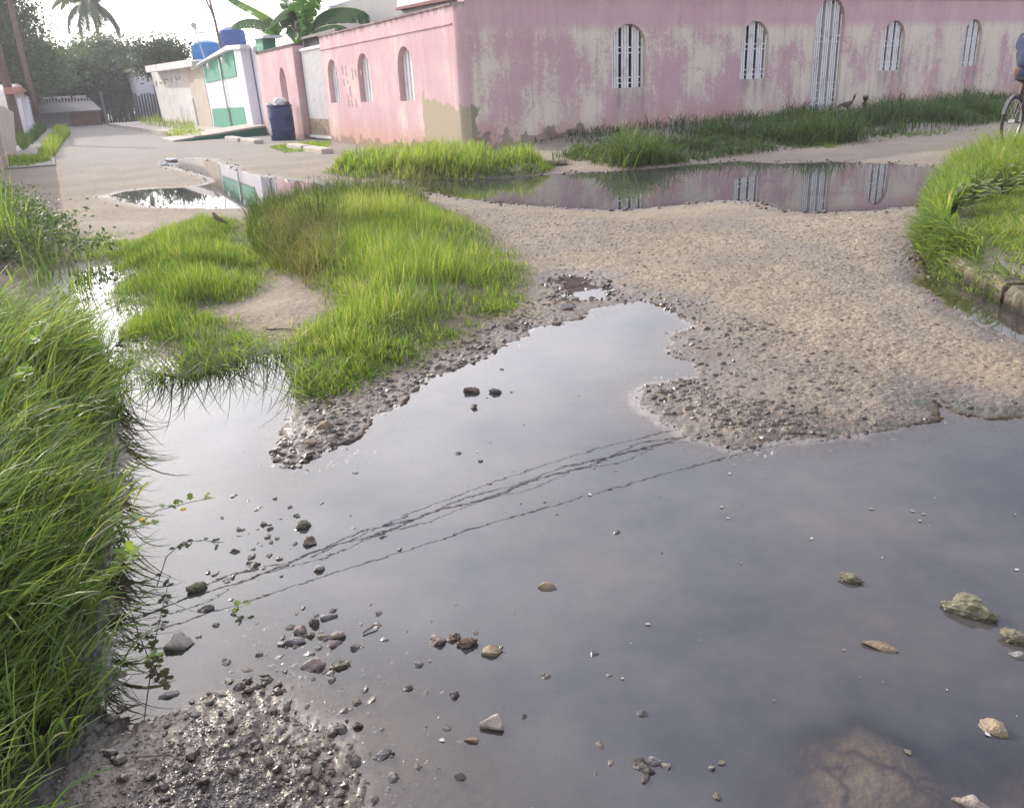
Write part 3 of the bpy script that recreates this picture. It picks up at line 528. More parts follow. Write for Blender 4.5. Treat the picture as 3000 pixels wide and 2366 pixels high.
def sprig(name, label, cat, pts, r, leaf, nleaf, flowers=()):
    e = empty(name, pts[0]); tag(e, label, cat); o = Vector(pts[0]); p = [Vector(q) - o for q in pts]
    MB().tube(p, [r * (1 - .6 * i / len(p)) for i in range(len(p))], 5).build('stem', simple('vine_stem', (.20, .17, .09), .6), e)
    V = []; F = []
    for k in range(nleaf):
        s = random.uniform(.35, 1) * (len(p) - 1); i = min(int(s), len(p) - 2); c = p[i].lerp(p[i + 1], s - i)
        d = Vector((random.uniform(-1, 1), random.uniform(-1, 1), random.uniform(-.1, .7))).normalized(); sd2 = d.cross(Vector((0, 0, 1))).normalized(); nn = sd2.cross(d); l = leaf * random.uniform(.6, 1.2); b = len(V)
        for u, v in ((0, 0), (.2, .12), (.35, .42), (.5, .2), (.75, .34), (1, 0), (.75, -.34), (.5, -.2), (.35, -.42), (.2, -.12)): V.append(c + (d * (u + .15) + sd2 * v) * l + nn * (.05 * l))
        F += [(b, b + 1, b + 9), (b + 1, b + 2, b + 3), (b + 3, b + 4, b + 5), (b + 5, b + 6, b + 7), (b + 7, b + 8, b + 9), (b + 1, b + 3, b + 7), (b + 3, b + 5, b + 7), (b + 1, b + 7, b + 9)]
    mesh_np('foliage', V, F, GM_LIME, e, attrs={'tint': RNG.uniform(.2, .7, len(V)), 'along': np.ones(len(V))})
    for f in flowers:
        m = MB()
        for k in range(6): m.tube([Vector(f) - o, Vector(f) - o + Vector((cos(k * 1.05) * .008, sin(k * 1.05) * .008, .003))], [.003, .002], 5)
        m.build('flower', simple('yellow_petal', (.75, .50, .02), .5), e)
def up(x, y, z): q = D(x, y, z); return tuple(q)
sprig('vine', 'thin creeping vine with yellow flowers reaching over the water', 'vine', [up(300, 1105, .10), up(330, 1080, .075), up(370, 1070, .06), up(410, 1060, .065), up(455, 1052, .075)], .0016, .024, 15, [up(388, 1078, .05), up(310, 1108, .08)])
sprig('vine', 'yellowing creeper straggling along the bank edge grass', 'vine', [up(180, 1150, .28), up(220, 1120, .24), up(270, 1090, .18), up(310, 1105, .12), up(335, 1110, .08)], .0016, .022, 24, [up(300, 1100, .14)])
sprig('weed', 'small fern like weed growing out of the shallow water', 'plant', [up(490, 1290, 0), up(497, 1285, .012), up(505, 1282, .02), up(515, 1283, .018)], .0012, .018, 9)
sprig('weed', 'small dark leafy weed in shallow water near grey stone', 'plant', [up(322, 1400, 0), up(326, 1392, .02), up(330, 1385, .03)], .0012, .018, 8)
for x, y, z, lab in ((60, 715, .42, 'yellowing leafy weed poking from the left bank top'), (38, 790, .42, 'second yellowing weed lower on the left bank top'), (120, 640, .36, 'small yellow leaved weed at the upper left bank'), (250, 1180, .16, 'yellow green leafy sprig low on the bank edge')):
    sprig('weed', lab, 'plant', [up(x, y + 40, z - .18), up(x + 6, y + 15, z - .06), up(x + 14, y, z), up(x + 34, y - 8, z + .02)], .0016, .030, 26)
# verge weeds of the far street
for lab, pg, n, L_, mt in (('tall yellow green weeds on the verge before the white building', [(292,262),(325,240),(360,240),(405,262),(420,282),(380,284),(300,270)], 3500, .55, GM_LIME),
                       ('short weeds at the end of the far pavement', [(350,288),(400,276),(435,284),(430,297),(380,296)], 1400, .3, GM_LIME), ('yellow green weeds along the left pavement kerb', [(85,340),(110,300),(125,276),(150,285),(130,310),(115,338)], 3000, .42, GM_LIME),
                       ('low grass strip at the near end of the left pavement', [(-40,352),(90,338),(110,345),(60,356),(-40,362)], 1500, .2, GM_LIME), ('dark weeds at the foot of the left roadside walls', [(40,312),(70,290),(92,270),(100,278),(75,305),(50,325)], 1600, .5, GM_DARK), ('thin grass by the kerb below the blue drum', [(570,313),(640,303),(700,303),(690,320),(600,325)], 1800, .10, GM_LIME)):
    c = in_poly(poly(pg), n); m = len(c); k = tufted(c, .8, 33)
    lawn(lab, c, L_ * (.4 + .8 * k) * U(.5, 1.2, m), U(0, 6.28, m), U(0, .3, m), U(.3, 1.4, m), .03 * U(.5, 1.3, m), .5 + .3 * (k - .4) + RNG.normal(0, .14, m), mt, 3)
# ------------------------------------------------------------------ pink wall with arched windows
def pink_plaster(name, kind):
    t = NT(name); o = t.obj(); sp = t.sep(o); z = sp[2]
    big = t.noise(t.mapping(o, (1.0, 1, .75)), 1.15, 6, .62); drip = t.noise(t.mapping(o, (6.5, 1, .55)), 1.0, 5, .6); fine = t.noise(o, 14, 5, .7)
    pink = t.mix(t.ramp(big, .35, .65), (.58, .375, .40), (.66, .465, .47))
    wornc = t.mix(t.ramp(fine, .35, .65), (.80, .72, .60), (.70, .625, .515))
    m = t.math('ADD', t.math('MULTIPLY', big, .62), t.math('ADD', t.math('MULTIPLY', drip, .20), t.math('MULTIPLY', fine, .36)))
    if kind == 'long':
        top = t.ramp(t.math('ADD', z, t.math('MULTIPLY', fine, .35)), 2.18, 2.34, 1, 0); x = sp[0]
        m = t.math('ADD', m, t.ramp(x, 2, 14, -.01, .035)); m = t.math('ADD', m, t.ramp(z, 1.3, 2.2, 0, .04))
        worn = t.math('MULTIPLY', t.ramp(m, .565, .645), top); rad = .45
    else:
        worn = t.math('MULTIPLY', t.ramp(m, .60, .76), .75); rad = .45
    c = t.mix(worn, pink, wornc)
    streak = t.noise(t.mapping(o, (9, 1, .35)), 1.0, 5, .65); c = t.mix(t.math('MULTIPLY', t.ramp(streak, .5, .72), .35), c, (.40, .30, .29))
    low = t.ramp(t.math('ADD', z, t.math('MULTIPLY', big, .9)), .55, 1.05, 1, 0); c = t.mix(t.math('MULTIPLY', low, .62), c, (.56, .32, .20))
    cap = t.ramp(t.math('SUBTRACT', z, t.math('MULTIPLY', drip, .42)), 2.19, 2.30); c = t.mix(t.math('MULTIPLY', cap, .75 if kind != 'long' else .1), c, (.17, .145, .14))
    if kind != 'long':   # bare cement patches near the corner and the foot
        pn = t.noise(o, 2.6, 3, .5); xx = t.math('ADD', sp[0], t.math('MULTIPLY', pn, .5))
        a = t.math('MULTIPLY', t.ramp(xx, 2.02, 2.06, 1, 0), t.ramp(t.math('ADD', t.math('ADD', z, t.math('MULTIPLY', pn, .9)), t.math('MULTIPLY', sp[0], -.17)), 1.24, 1.27, 1, 0))
        c = t.mix(a, c, t.mix(t.ramp(fine, .3, .7), (.40, .335, .24), (.46, .39, .30)))
        b = t.ramp(t.math('ADD', z, t.math('MULTIPLY', t.noise(o, 3.2, 4, .6), .8)), .52, .56, 1, 0); c = t.mix(t.math('MULTIPLY', b, .7), c, (.24, .19, .155))
    else:
        for xc, w0, zt_ in ((3.75, .42, 1.02), (7.21, .45, 1.06), (11.93, .5, 1.08), (15.19, .42, 1.08)):   # rain streaks below each sill
            bx = t.math('MULTIPLY', t.ramp(t.math('ABSOLUTE', t.math('SUBTRACT', sp[0], xc)), w0 - .1, w0 + .08, 1, 0), t.math('MULTIPLY', t.ramp(z, zt_ - .02, zt_, 1, 0), t.ramp(t.math('ADD', z, t.math('MULTIPLY', drip, .5)), zt_ - .45, zt_ + .1, 0, 1)))
            c = t.mix(t.math('MULTIPLY', bx, t.ramp(drip, .42, .62, .1, .65)), c, (.27, .22, .21))
        ck = t.vor(t.n('ShaderNodeVectorMath', {0: o, 1: t.n('ShaderNodeTexNoise', {'Vector': o, 'Scale': 2.0, 'Detail': 4.0}).outputs['Color']}, operation='ADD').outputs[0], .55, 'Distance', 'DISTANCE_TO_EDGE')
        c = t.mix(t.math('MULTIPLY', t.ramp(ck, .0, .006, .55, 0), t.ramp(big, .45, .6)), c, (.22, .18, .17))
        pn = t.noise(o, 2.1, 3, .5); xx = t.math('ADD', sp[0], t.math('MULTIPLY', pn, .8))
        a = t.math('MULTIPLY', t.ramp(xx, .70, .73, 1, 0), t.ramp(t.math('ADD', z, t.math('MULTIPLY', pn, .5)), 1.08, 1.11, 1, 0)); c = t.mix(a, c, (.30, .265, .20))
        e = t.math('MULTIPLY', t.ramp(t.math('ADD', z, t.math('MULTIPLY', t.noise(o, 3.0, 4, .5), .9)), .74, .77, 1, 0), t.ramp(sp[0], 2.9, 3.3, 1, 0)); c = t.mix(t.math('MULTIPLY', e, .85), c, t.mix(t.ramp(pn, .4, .6), (.20, .175, .145), (.36, .28, .20)))
    bmp = t.bump(t.math('ADD', fine, t.math('MULTIPLY', worn, -.6)), .006, .6)
    return t.done(t.bsdf(c, .92, .15, bmp))
pink_long, pink_side = pink_plaster('weathered_pink_plaster', 'long'), pink_plaster('street_pink_plaster', 'side')  # one plaster on both sides: same pink and cream, only the wear differs
def arch_z(x, x0, x1, zs, zt):
    u = (x - (x0 + x1) / 2) / ((x1 - x0) / 2); return zs + (zt - zs) * sqrt(max(0, 1 - min(1, abs(u)) ** 2.0))
def wall_mesh(x0, x1, z0, z1, T, ops):
    """wall slab along x with arched openings (x0, x1, sill, spring, crown); front at y = 0, back at y = T"""
    m = MB(); cuts = sorted(ops); x = x0
    def slab(a, b, za, zb, zc=None, zd=None):
        zc = zb if zc is None else zc
        v = [(a, 0, za), (b, 0, za), (b, 0, zc), (a, 0, zb)]; v += [(p[0], T, p[2]) for p in v]
        m.add(v, [(0, 1, 2, 3), (7, 6, 5, 4)])
    for (a, b, zs, sp_, zt) in cuts:
        slab(x, a, z0, z1); n = 20
        m.add([(a, 0, z0), (b, 0, z0), (b, 0, zs), (a, 0, zs), (a, T, z0), (b, T, z0), (b, T, zs), (a, T, zs)], [(0, 1, 2, 3), (7, 6, 5, 4), (3, 2, 6, 7)])
        for k in range(n):
            p, q = a + (b - a) * k / n, a + (b - a) * (k + 1) / n; zp, zq = arch_z(p, a, b, sp_, zt), arch_z(q, a, b, sp_, zt)
            m.add([(p, 0, zp), (q, 0, zq), (q, 0, z1), (p, 0, z1), (p, T, zp), (q, T, zq), (q, T, z1), (p, T, z1)], [(0, 1, 2, 3), (7, 6, 5, 4), (0, 1, 5, 4)])
        for xx in (a, b): m.add([(xx, 0, zs), (xx, 0, sp_), (xx, T, sp_), (xx, T, zs)], [(0, 1, 2, 3)])
        x = b
    slab(x, x1, z0, z1)
    m.add([(x0, 0, z1), (x1, 0, z1), (x1, T, z1), (x0, T, z1)], [(0, 1, 2, 3)])
    for xx in (x0, x1): m.add([(xx, 0, z0), (xx, 0, z1), (xx, T, z1), (xx, T, z0)], [(0, 1, 2, 3)])
    return m
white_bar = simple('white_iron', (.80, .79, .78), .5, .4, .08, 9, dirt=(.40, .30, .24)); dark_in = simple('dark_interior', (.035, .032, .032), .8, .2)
white_sheet = simple('white_shutter', (.66, .66, .65), .55, .35, .06, 5, dirt=(.50, .46, .41)); grey_cem = simple('cement', (.30, .285, .26), .9, .2, .2, 4, .01)
CR = .16; rzR, rzL = pi / 2 - AR, pi / 2 - AL
wallE = empty('boundary_wall', (C0[0], C0[1], 0), rzR)
tag(wallE, 'peeling pink street corner wall with white barred arched windows and an arched gate', 'wall')
WINS = [(3.33, 4.18, 1.0, 1.76, 2.15), (6.78, 7.64, 1.04, 1.76, 2.18), (11.5, 12.36, 1.06, 1.74, 2.17), (14.78, 15.6, 1.06, 1.74, 2.18)]
GATE = (9.08, 10.08, .2, 2.12, 2.66)
TOPR = 2.78
o = wall_mesh(CR, 24, -.3, TOPR, .24, WINS + [GATE]).build('wall', pink_long, wallE)
MB().box((CR / 2 + 12, -.012, TOPR - .14), (24 - CR, .03, .03)).box((12.1, .12, TOPR + .04), (24 - CR, .3, .08)).build('coping', pink_long, wallE)
def grille(x0, x1, zs, sp_, zt, rails, groups):
    m = MB(); y = .085
    for xs in groups:
        xx = x0 + (x1 - x0) * xs; top = arch_z(xx, x0, x1, sp_, zt) - .01
        m.box((xx, y, (zs + top) / 2), ((x1 - x0) * .056 if x1 - x0 < .95 else .042, .02, top - zs))
    for z in rails: m.box(((x0 + x1) / 2, y + .016, z), (x1 - x0, .012, .022))
    return m
for (a, b, zs, sp_, zt) in WINS:
    g_ = grille(a, b, zs, sp_, zt, (zs + .09, zs + .19, sp_ - .12, sp_ - .02), (.075, .15, .225, .375, .45, .525, .675, .75, .825, .96)).build('window', white_bar, wallE)
    MB().box(((a + b) / 2, .20, (zs + zt) / 2), (b - a + .1, .02, zt - zs + .1)).build('dark_backing', dark_in, g_)  # dark sheet set behind the bars for the unlit inside
    m = MB()                                     # pale slats behind each group of bars
    for c_ in (.165, .475, .775):
        xx = a + (b - a) * c_; top = arch_z(xx, a, b, sp_, zt) - .04; m.box((xx, .150, (zs + top) / 2), ((b - a) * .12, .012, top - zs))
    m.build('slat_panel', white_sheet, g_)
a, b, zs, sp_, zt = GATE
g_ = grille(a, b, zs + .02, sp_, zt, (.42, .53, .71, .87, 1.74, 1.87), (.03, .13, .20, .27, .42, .49, .56, .70, .77, .84, .96)).build('gate', white_bar, wallE)
MB().box(((a + b) / 2, .20, 1.4), (b - a + .1, .02, 2.6)).build('panel', simple('dusky_sheet', (.25, .20, .20), .8), g_)
m = MB()
for c_ in (.20, .49, .77):
    xx = a + (b - a) * c_; top = arch_z(xx, a, b, sp_, zt) - .04; m.box((xx, .150, (zs + top) / 2), (.17, .012, top - zs))
m.build('slat_panel', white_sheet, g_)
MB().box((a + .5, -.12, .10), (1.25, .5, .2)).build('step', grey_cem, wallE)
# street side: same wall turning the corner
W_L = [(2.08, 2.86, .96, 1.55, 1.97), (4.44, 5.24, .96, 1.55, 1.97), (6.66, 7.42, .96, 1.55, 1.95)]
sideE = empty('side', (0, 0, 0), rzL - rzR); sideE.parent = wallE
# child meshes of the thing carry the turn themselves
bpy.data.objects.remove(sideE)
def side(mb, name, mat, parent=wallE, **k):
    o = mb.build(name, mat, parent, **k)
    if parent is wallE: o.rotation_euler = (0, 0, rzL - rzR)
    return o
side(wall_mesh(CR, 7.78, -.3, 2.49, -.22, W_L), 'wall', pink_side)
side(MB().box((4, -.11, 2.505), (7.6, .27, .03)).box((4, .008, 2.20), (7.55, .03, .02)), 'coping', pink_side)
for (a, b, zs, sp_, zt) in W_L:
    m = MB()
    for k in range(9):
        x_, w_ = a + (b - a) * (k + .5) / 9, (b - a) / 9; m.box((x_, -.135 + (.018 if k % 2 else 0), (zs + zt) / 2), (w_ * 1.02, .02, zt - zs + .05))
    s_ = side(m, 'window', white_sheet)
cm = MB(); n = 10; v = []
cL = np.array([CR * sin(AL) + CR * sin(AR), CR * cos(AL) + CR * cos(AR)])
for k in range(n + 1):
    f = k / n * pi / 2; q = cL - np.array([sin(AR), cos(AR)]) * CR * cos(f) - np.array([sin(AL), cos(AL)]) * CR * sin(f)
    lx = q[0] * sin(AR) + q[1] * cos(AR); ly = -q[0] * cos(AR) + q[1] * sin(AR); v += [(lx, ly, -.3), (lx, ly, 2.52)]
cm.add(v, [(2 * k, 2 * k + 2, 2 * k + 3, 2 * k + 1) for k in range(n)])
cm.add([(CR - .02, .02, 2.52), (CR + .2, .02, 2.52), (CR + .2, .2, 2.52), (.02, CR, 2.52)], [(0, 1, 2, 3)])
cm.build('corner', pink_side, wallE, smooth=True)
# faint pale marks daubed on the street side between the windows
chalk = simple('chalk_paint', (.74, .60, .58), .9)
def daub(x, y, lx, ly):
    s, z = on_plane(C0, AL, x, y); gm = MB(); gm.tube([(s, .0, z), (s - lx / 90, .0, z - ly / 95)], .016, 6); side(gm, 'painted_mark', chalk)
for x, y, lx, ly in ((1001, 191, 2, 20), (1012, 194, 0, 8), (1014, 212, 2, 8), (1006, 232, 2, 14), (1018, 235, 1, 7), (1024, 252, 2, 14), (1027, 274, 1, 7), (1018, 278, 4, 26), (1030, 294, 1, 12), (1042, 292, 2, 16), (1056, 206, 0, 10), (1030, 200, 3, 24), (1040, 204, 2, 14)): daub(x, y, lx, ly)
def LW(s, y, z=0.0):   # street-side wall metres -> world (y positive towards the street)
    return C0 + frame(AL) * s + np.array([-cos(AL), sin(AL), 0]) * y + np.array([0, 0, z])
def local_root(name, label, cat, s=0.0, y=0.0, group=None): return tag(empty(name, tuple(LW(s, y)), rzL), label, cat, group)
def pts_on(pxs, off, s0=0.0): return [(q[0] - s0, q[1]) for q in (on_plane(C0, AL, x, y, off) for x, y in pxs)]
def panel(root, pxs, off, T, name, mat, s0=0.0, ext=None):
    q = pts_on(pxs, off, s0)
    if ext is not None: q = [(x, z if z > .75 else ext) for x, z in q]
    return MB().prism(q, off, off - T).build(name, mat, root)
# stub of pink wall and corrugated gate
st = local_root('pillar_wall', 'short pink wall stub with narrow slot window left of the corrugated gate', 'wall')
wall_mesh(10.25, 14.4, -.2, 2.44, -.3, [(11.3, 12.0, .95, 1.5, 1.95)]).build('wall', pink_side, st)
MB().box((11.65, -.22, 1.4), (.9, .02, 1.3)).build('window', white_sheet, st)
MB().box((12.3, -.15, 2.47), (4.1, .34, .07)).build('coping', simple('sooty_cement', (.15, .125, .12), .95, .1, .3, 5), st)
gt = local_root('corrugated_gate', 'tall pale corrugated metal gate between two pink walls', 'gate'); m = MB(); x = 7.85
while x < 10.05:
    m.box((x, -.17 + (.012 if int(x * 20) % 2 else 0), 1.42), (.052, .012, 1.72)); x += .05
m.build('sheet', white_sheet, gt); rusty = simple('rusty_sheet', (.42, .33, .25), .8, .2, .35, 7)
m = MB(); x = 7.85
while x < 10.05:
    m.box((x, -.17 + (.012 if int(x * 20) % 2 else 0), .34), (.05, .012, .44)); x += .05
m.build('kick_panel', rusty, gt)
MB().box((8.95, -.15, 2.31), (2.2, .06, .07)).build('rail', white_sheet, gt); MB().box((8.95, -.14, .10), (2.2, .06, .07)).build('rail', white_sheet, gt)
MB().box((10.12, -.24, 1.15), (.22, .06, 2.4)).build('gap_strip', simple('gap_shade', (.09, .07, .07), .8), gt)  # dark board drawn for the shaded gap beside the recessed gate
def far(x, dist):   # ground point in the direction of picture column x at a given distance
    d = ray(x, 330); k = dist / np.hypot(d[0], d[1]); return np.array([d[0] * k, d[1] * k, 0])
# ------------------------------------------------------------------ houses up the street
wht, offw, green, gdk = simple('white_paint', (.72, .70, .74), .75, .2, .05, 3), simple('old_white_paint', (.70, .66, .62), .85, .15, .10, 2, dirt=(.42, .37, .33)), simple('green_paint', (.11, .345, .245), .6, .3, .08, 3), simple('dark_green_paint', (.04, .135, .10), .7)
beige = simple('beige_plaster', (.56, .48, .40), .9, .15, .12, 2)
gh = local_root('terrace_house', 'white house front with green panels above and below and sloping fascia', 'house')
panel(gh, [(560, 199), (660, 137), (702, 135), (737, 365), (724, 376), (618, 376)], -.02, .3, 'wall', wht, ext=-.1)
panel(gh, [(593, 183), (681, 147), (692, 224), (604, 243)], .01, .03, 'panel', green); panel(gh, [(620, 319), (712, 314), (724, 380), (629, 377)], .01, .03, 'panel', green)
panel(gh, [(681, 133), (701, 133), (743, 368), (726, 374)], .14, .3, 'pillar', wht, ext=-.1)
panel(gh, [(556, 200), (662, 134), (703, 131), (703, 143), (664, 147), (589, 183), (560, 206)], .22, .3, 'fascia', wht)
panel(gh, [(562, 205), (589, 187), (626, 378), (590, 360)], .0, .1, 'side_panel', beige, ext=-.1)
a_, b_ = pts_on([(634, 163)], .1)[0], pts_on([(675, 380)], .1)[0]; MB().tube([(a_[0], .05, a_[1]), (b_[0], .05, 0)], .035, 8).build('drainpipe', simple('grey_pipe', (.50, .53, .50), .5), gh, smooth=True)
for x, y in ((611, 190), (653, 172)):
    q = pts_on([(x, y)], .12)[0]; m = MB(); m.lathe([(.001, -.19), (.06, -.15), (.075, -.05), (.05, .03), (.001, .05)], (q[0], .13, q[1]), 12); l_ = m.build('wall_lamp', simple('milk_glass', (.80, .79, .76), .3), gh, smooth=True)
    MB().tube([(q[0], .0, q[1] + .12), (q[0], .1, q[1] + .14), (q[0], .13, q[1] + .05)], .014, 6).build('bracket', white_bar, l_)
MB().box((21.3, -3.6, 1.3), (8.4, 6.4, 2.6)).build('house_body', offw, gh)
cg = local_root('sheet_gate', 'plain white sheet metal gate with dark gap beside green panelled house', 'gate')
panel(cg, [(706, 141), (748, 131), (785, 372), (748, 366)], -.2, .05, 'sheet', wht, ext=.12); q = pts_on([(741, 368)], -.18)[0]
MB().box((q[0] + .12, -.16, 1.35), (.14, .05, 2.6)).box((q[0] - 1.2, -.15, .06), (2.6, .06, .07)).build('edge', simple('dark_gap', (.05, .045, .05), .8), cg)  # solid dark strips stand in for the shaded gap
gc_ = local_root('gate_post', 'green and white gate post rising behind the pink stub wall', 'gate post')
panel(gc_, [(747, 116), (768, 112), (778, 206), (757, 210)], -.1, .4, 'panel', green); panel(gc_, [(757, 211), (778, 207), (798, 372), (781, 376)], -.1, .4, 'post', wht, ext=-.1); panel(gc_, [(732, 108), (770, 104), (771, 112), (733, 117)], .0, .6, 'cap', wht)
q = pts_on([(746, 143)], .05)[0]; MB().lathe([(.001, -.12), (.07, -.08), (.07, .04), (.001, .08)], (q[0], .06, q[1]), 12).build('lamp', bpy.data.materials['milk_glass'], gc_, smooth=True)
wl = local_root('long_house', 'long weathered white building with overhanging flat roof by the tall weeds', 'house')
panel(wl, [(440, 205), (552, 188), (582, 360), (478, 350)], -.25, 3.5, 'wall', offw, ext=-.1); panel(wl, [(424, 194), (538, 177), (562, 178), (562, 195), (428, 213)], .35, 3.8, 'roof', offw)
panel(wl, [(546, 192), (560, 196), (590, 360), (577, 360)], -.1, .3, 'pillar', beige, ext=-.1); a_, b_ = pts_on([(556, 290)], .05)[0], pts_on([(571, 362)], .05)[0]
MB().tube([(a_[0], -.1, a_[1]), (b_[0], -.1, 0)], .05, 6).build('downpipe', bpy.data.materials['grey_pipe'], wl)
fpaint = simple('faded_paint', (.50, .47, .44), .9)   # faint scrawl under the eave
for x, y, lx, ly in ((458, 238, 0, 14), (466, 240, 8, 3), (482, 232, 2, 14), (484, 233, 9, 1), (503, 228, 1, 14), (514, 226, 6, 9), (526, 224, 1, 9)):
    s, z = on_plane(C0, AL, x, y, -.24); s2, z2_ = on_plane(C0, AL, x + lx, y + ly, -.24); MB().tube([(s, -.243, z), (s2, -.243, z2_)], .05, 5).build('painted_mark', fpaint, wl)
fh = empty('cottage', tuple(far(512, 70)), rzL); tag(fh, 'small white cottage with barred window glimpsed beyond the long white building', 'house')
MB().box((0, 0, 1.7), (4, 5, 3.4)).build('wall', wht, fh); MB().box((.2, 0, 3.45), (4.6, 5.6, .16)).build('roof', offw, fh)
wd_ = MB().box((-2.02, -.2, 1.75), (.06, 3.2, 1.15)).build('window', simple('night_glass', (.03, .035, .045), .2, .5), fh); m = MB()
for k in range(5): m.box((-2.07, -1.6 + k * .7, 1.75), (.04, .12, 1.15))
m.build('window_bars', wht, wd_)
# tanks, poles on and behind the roofs
def tank(lab, col, px0, px1, ytop, off):
    sa, za = on_plane(C0, AL, px0, ytop, off); sb_, zb = on_plane(C0, AL, px1, ytop, off); s = (sa + sb_) / 2; p = LW(s, off, 0); dist = np.hypot(p[0], p[1]); r = (px1 - px0) / 2 * dist / 2400 / 1.02
    zt = (za + zb) / 2; e = empty('water_tank', (p[0], p[1], 2.66)); tag(e, lab, 'water tank', 'roof water tanks'); h = zt - 2.66
    m_ = simple('tank_plastic_' + cname, col, .45, .4, .08, 3)
    MB().lathe([(r * .96, 0), (r, .05), (r, h * .3), (r * 1.015, h * .33), (r, h * .36), (r, h * .64), (r * 1.015, h * .67), (r, h * .70), (r * .98, h * .93), (r * .9, h)], n=32).build('tank', m_, e, smooth=False)
    MB().lathe([(r * .9, h), (r * .5, h + .12), (r * .3, h + .16)], n=24).build('lid', m_, e)
cname = 'dark'; tank('dark blue plastic water tank standing higher on the green panelled house', (.035, .085, .30), 642, 713, 90, -3.2)
cname = 'bright'; tank('bright blue plastic water tank lower on the house roof by the pole', (.02, .20, .50), 566, 640, 127, -3.6)
wood = simple('weathered_pole', (.17, .12, .105), .9, .1, .25, 3)
def pole(lab, pxy, pts, r, name='utility_pole', mat=wood, zb=0, group='street poles', arms=()):
    b = P(*pxy) if pxy[1] else far(*((672, 46), (618, 52))[pxy[0]]); e = empty(name, tuple(b)); tag(e, lab, 'pole', group); D_ = np.hypot(b[0], b[1])
    def q(x, y): d = ray(x, y); return tuple((EYE + d * (D_ / np.hypot(d[0], d[1]))) - b)
    MB().tube([q(*p) for p in pts], r, 10).build('shaft', mat, e, smooth=True)
    return e, q
for lab, base, pts, r in (('reddish utility pole rising behind the left roadside walls', (128, 395), [(109, 340), (92, 267), (62, 150), (28, 0), (8, -90)], [.13, .13, .125, .12, .11]), ('thick brown leaning pole at the left frame edge', (66, 425), [(70, 440), (59, 402), (25, 265), (0, 172), (-40, 10)], [.17, .165, .15, .14, .13])): pole(lab, base, pts, r)
e, q = pole('forked leaning pole behind the roofs beside the water tanks', (0, 0), [(676, 240), (646, 135), (630, 62), (612, -8), (600, -60)], [.07, .07, .06, .05, .05])
MB().tube([q(632, 70), q(618, 30), q(598, -12), q(585, -40)], .045, 8).build('brace', wood, e)
e, q = pole('slim street lamp leaning over the far white roof', (1, 0), [(620, 250), (597, 165), (570, 84)], [.05, .04, .03], 'street_lamp', simple('galvanised', (.42, .41, .40), .5, .4))
MB().tube([q(575, 88), q(568, 74), q(560, 70)], [.05, .17, .10], 8).build('lamp_head', bpy.data.materials['galvanised'], e)
# grey house looking over the wall
hs = local_root('grey_house', 'plain grey house rising behind the pink wall with white window and red ledge', 'house'); gw = simple('grey_render', (.40, .385, .385), .9, .15, .06, 2)
sA, _ = on_plane(C0, AL, 974, 10, -2.6)
MB().box(((sA + 3.2) / 2, -5.2, 1.9), (sA - 3.2, 5.2, 3.8)).build('wall', gw, hs); MB().box((sA + .02, -2.57, 1.9), (.22, .2, 3.8)).build('corner_trim', wht, hs)
MB().box((sA + 2.2, -4.2, 1.75), (4.2, 3.0, 3.5)).build('side_wing', beige, hs)
f_ = panel(hs, [(1163, 22), (1163, -60), (1315, -60), (1315, -8)], -2.56, .06, 'window', wht)
panel(hs, [(1156, 31), (1163, 22), (1325, -12), (1332, -2)], -2.4, .3, 'ledge', simple('red_ledge', (.24, .10, .10), .8), )
dk = local_root('shed', 'dark block wall standing behind the pink stub and banana leaves', 'shed'); MB().box((12.3, -1.6, 1.4), (3.4, .3, 2.8)).build('wall', simple('dark_block', (.13, .115, .125), .95, .1, .2, 3), dk); MB().box((12.3, -1.6, 2.84), (3.6, .5, .08)).build('roof', grey_cem, dk)
# pavement, ramp, kerb stones
pale = simple('worn_concrete', (.46, .41, .35), .9, .2, .15, 2.5, .01)
pv = MB().box((30, 1.1, .05), (31, 2.3, .2)).build('pavement', pale); pv.location = tuple(LW(0, 0)); pv.rotation_euler = (0, 0, rzL); tag(pv, 'worn concrete pavement in front of the white houses', 'pavement', kind='structure')
rmp = local_root('ramp', 'pale concrete drive ramp with dark green side in front of white gate', 'ramp')
m = MB(); m.add([(14.5, 0, .02), (17.2, 0, .02), (17.2, 0, .34), (14.5, 0, .34), (14.5, 2.9, .0), (17.2, 2.9, .0), (17.2, 2.9, .06), (14.5, 2.9, .06)], [(0, 1, 2, 3), (4, 7, 6, 5), (3, 2, 6, 7), (0, 3, 7, 4), (1, 5, 6, 2), (0, 4, 5, 1)]); m.build('slab', pale, rmp)
m = MB(); m.add([(14.48, 0, .0), (14.48, 2.7, .0), (14.48, 2.7, .03), (14.48, 0, .29), (14.44, 0, .0), (14.44, 2.7, .0), (14.44, 2.7, .03), (14.44, 0, .29)], [(0, 1, 2, 3), (7, 6, 5, 4), (0, 4, 5, 1), (3, 2, 6, 7), (0, 3, 7, 4), (1, 5, 6, 2)]); m.build('side_panel', gdk, rmp)
m = MB()
for s, L_ in ((4.2, 1.5), (5.9, 1.3), (10.4, 1.8), (12.5, 1.9)): m.box((s, 1.45 + .08 * sin(s * 3), .04), (L_, .26, .16), .03 * sin(s * 7))
kb = m.build('kerb', pale, bevel=.03); kb.location = tuple(LW(0, 0)); kb.rotation_euler = (0, 0, rzL); tag(kb, 'broken pale kerb stones below the pink street wall', 'kerb', kind='structure')
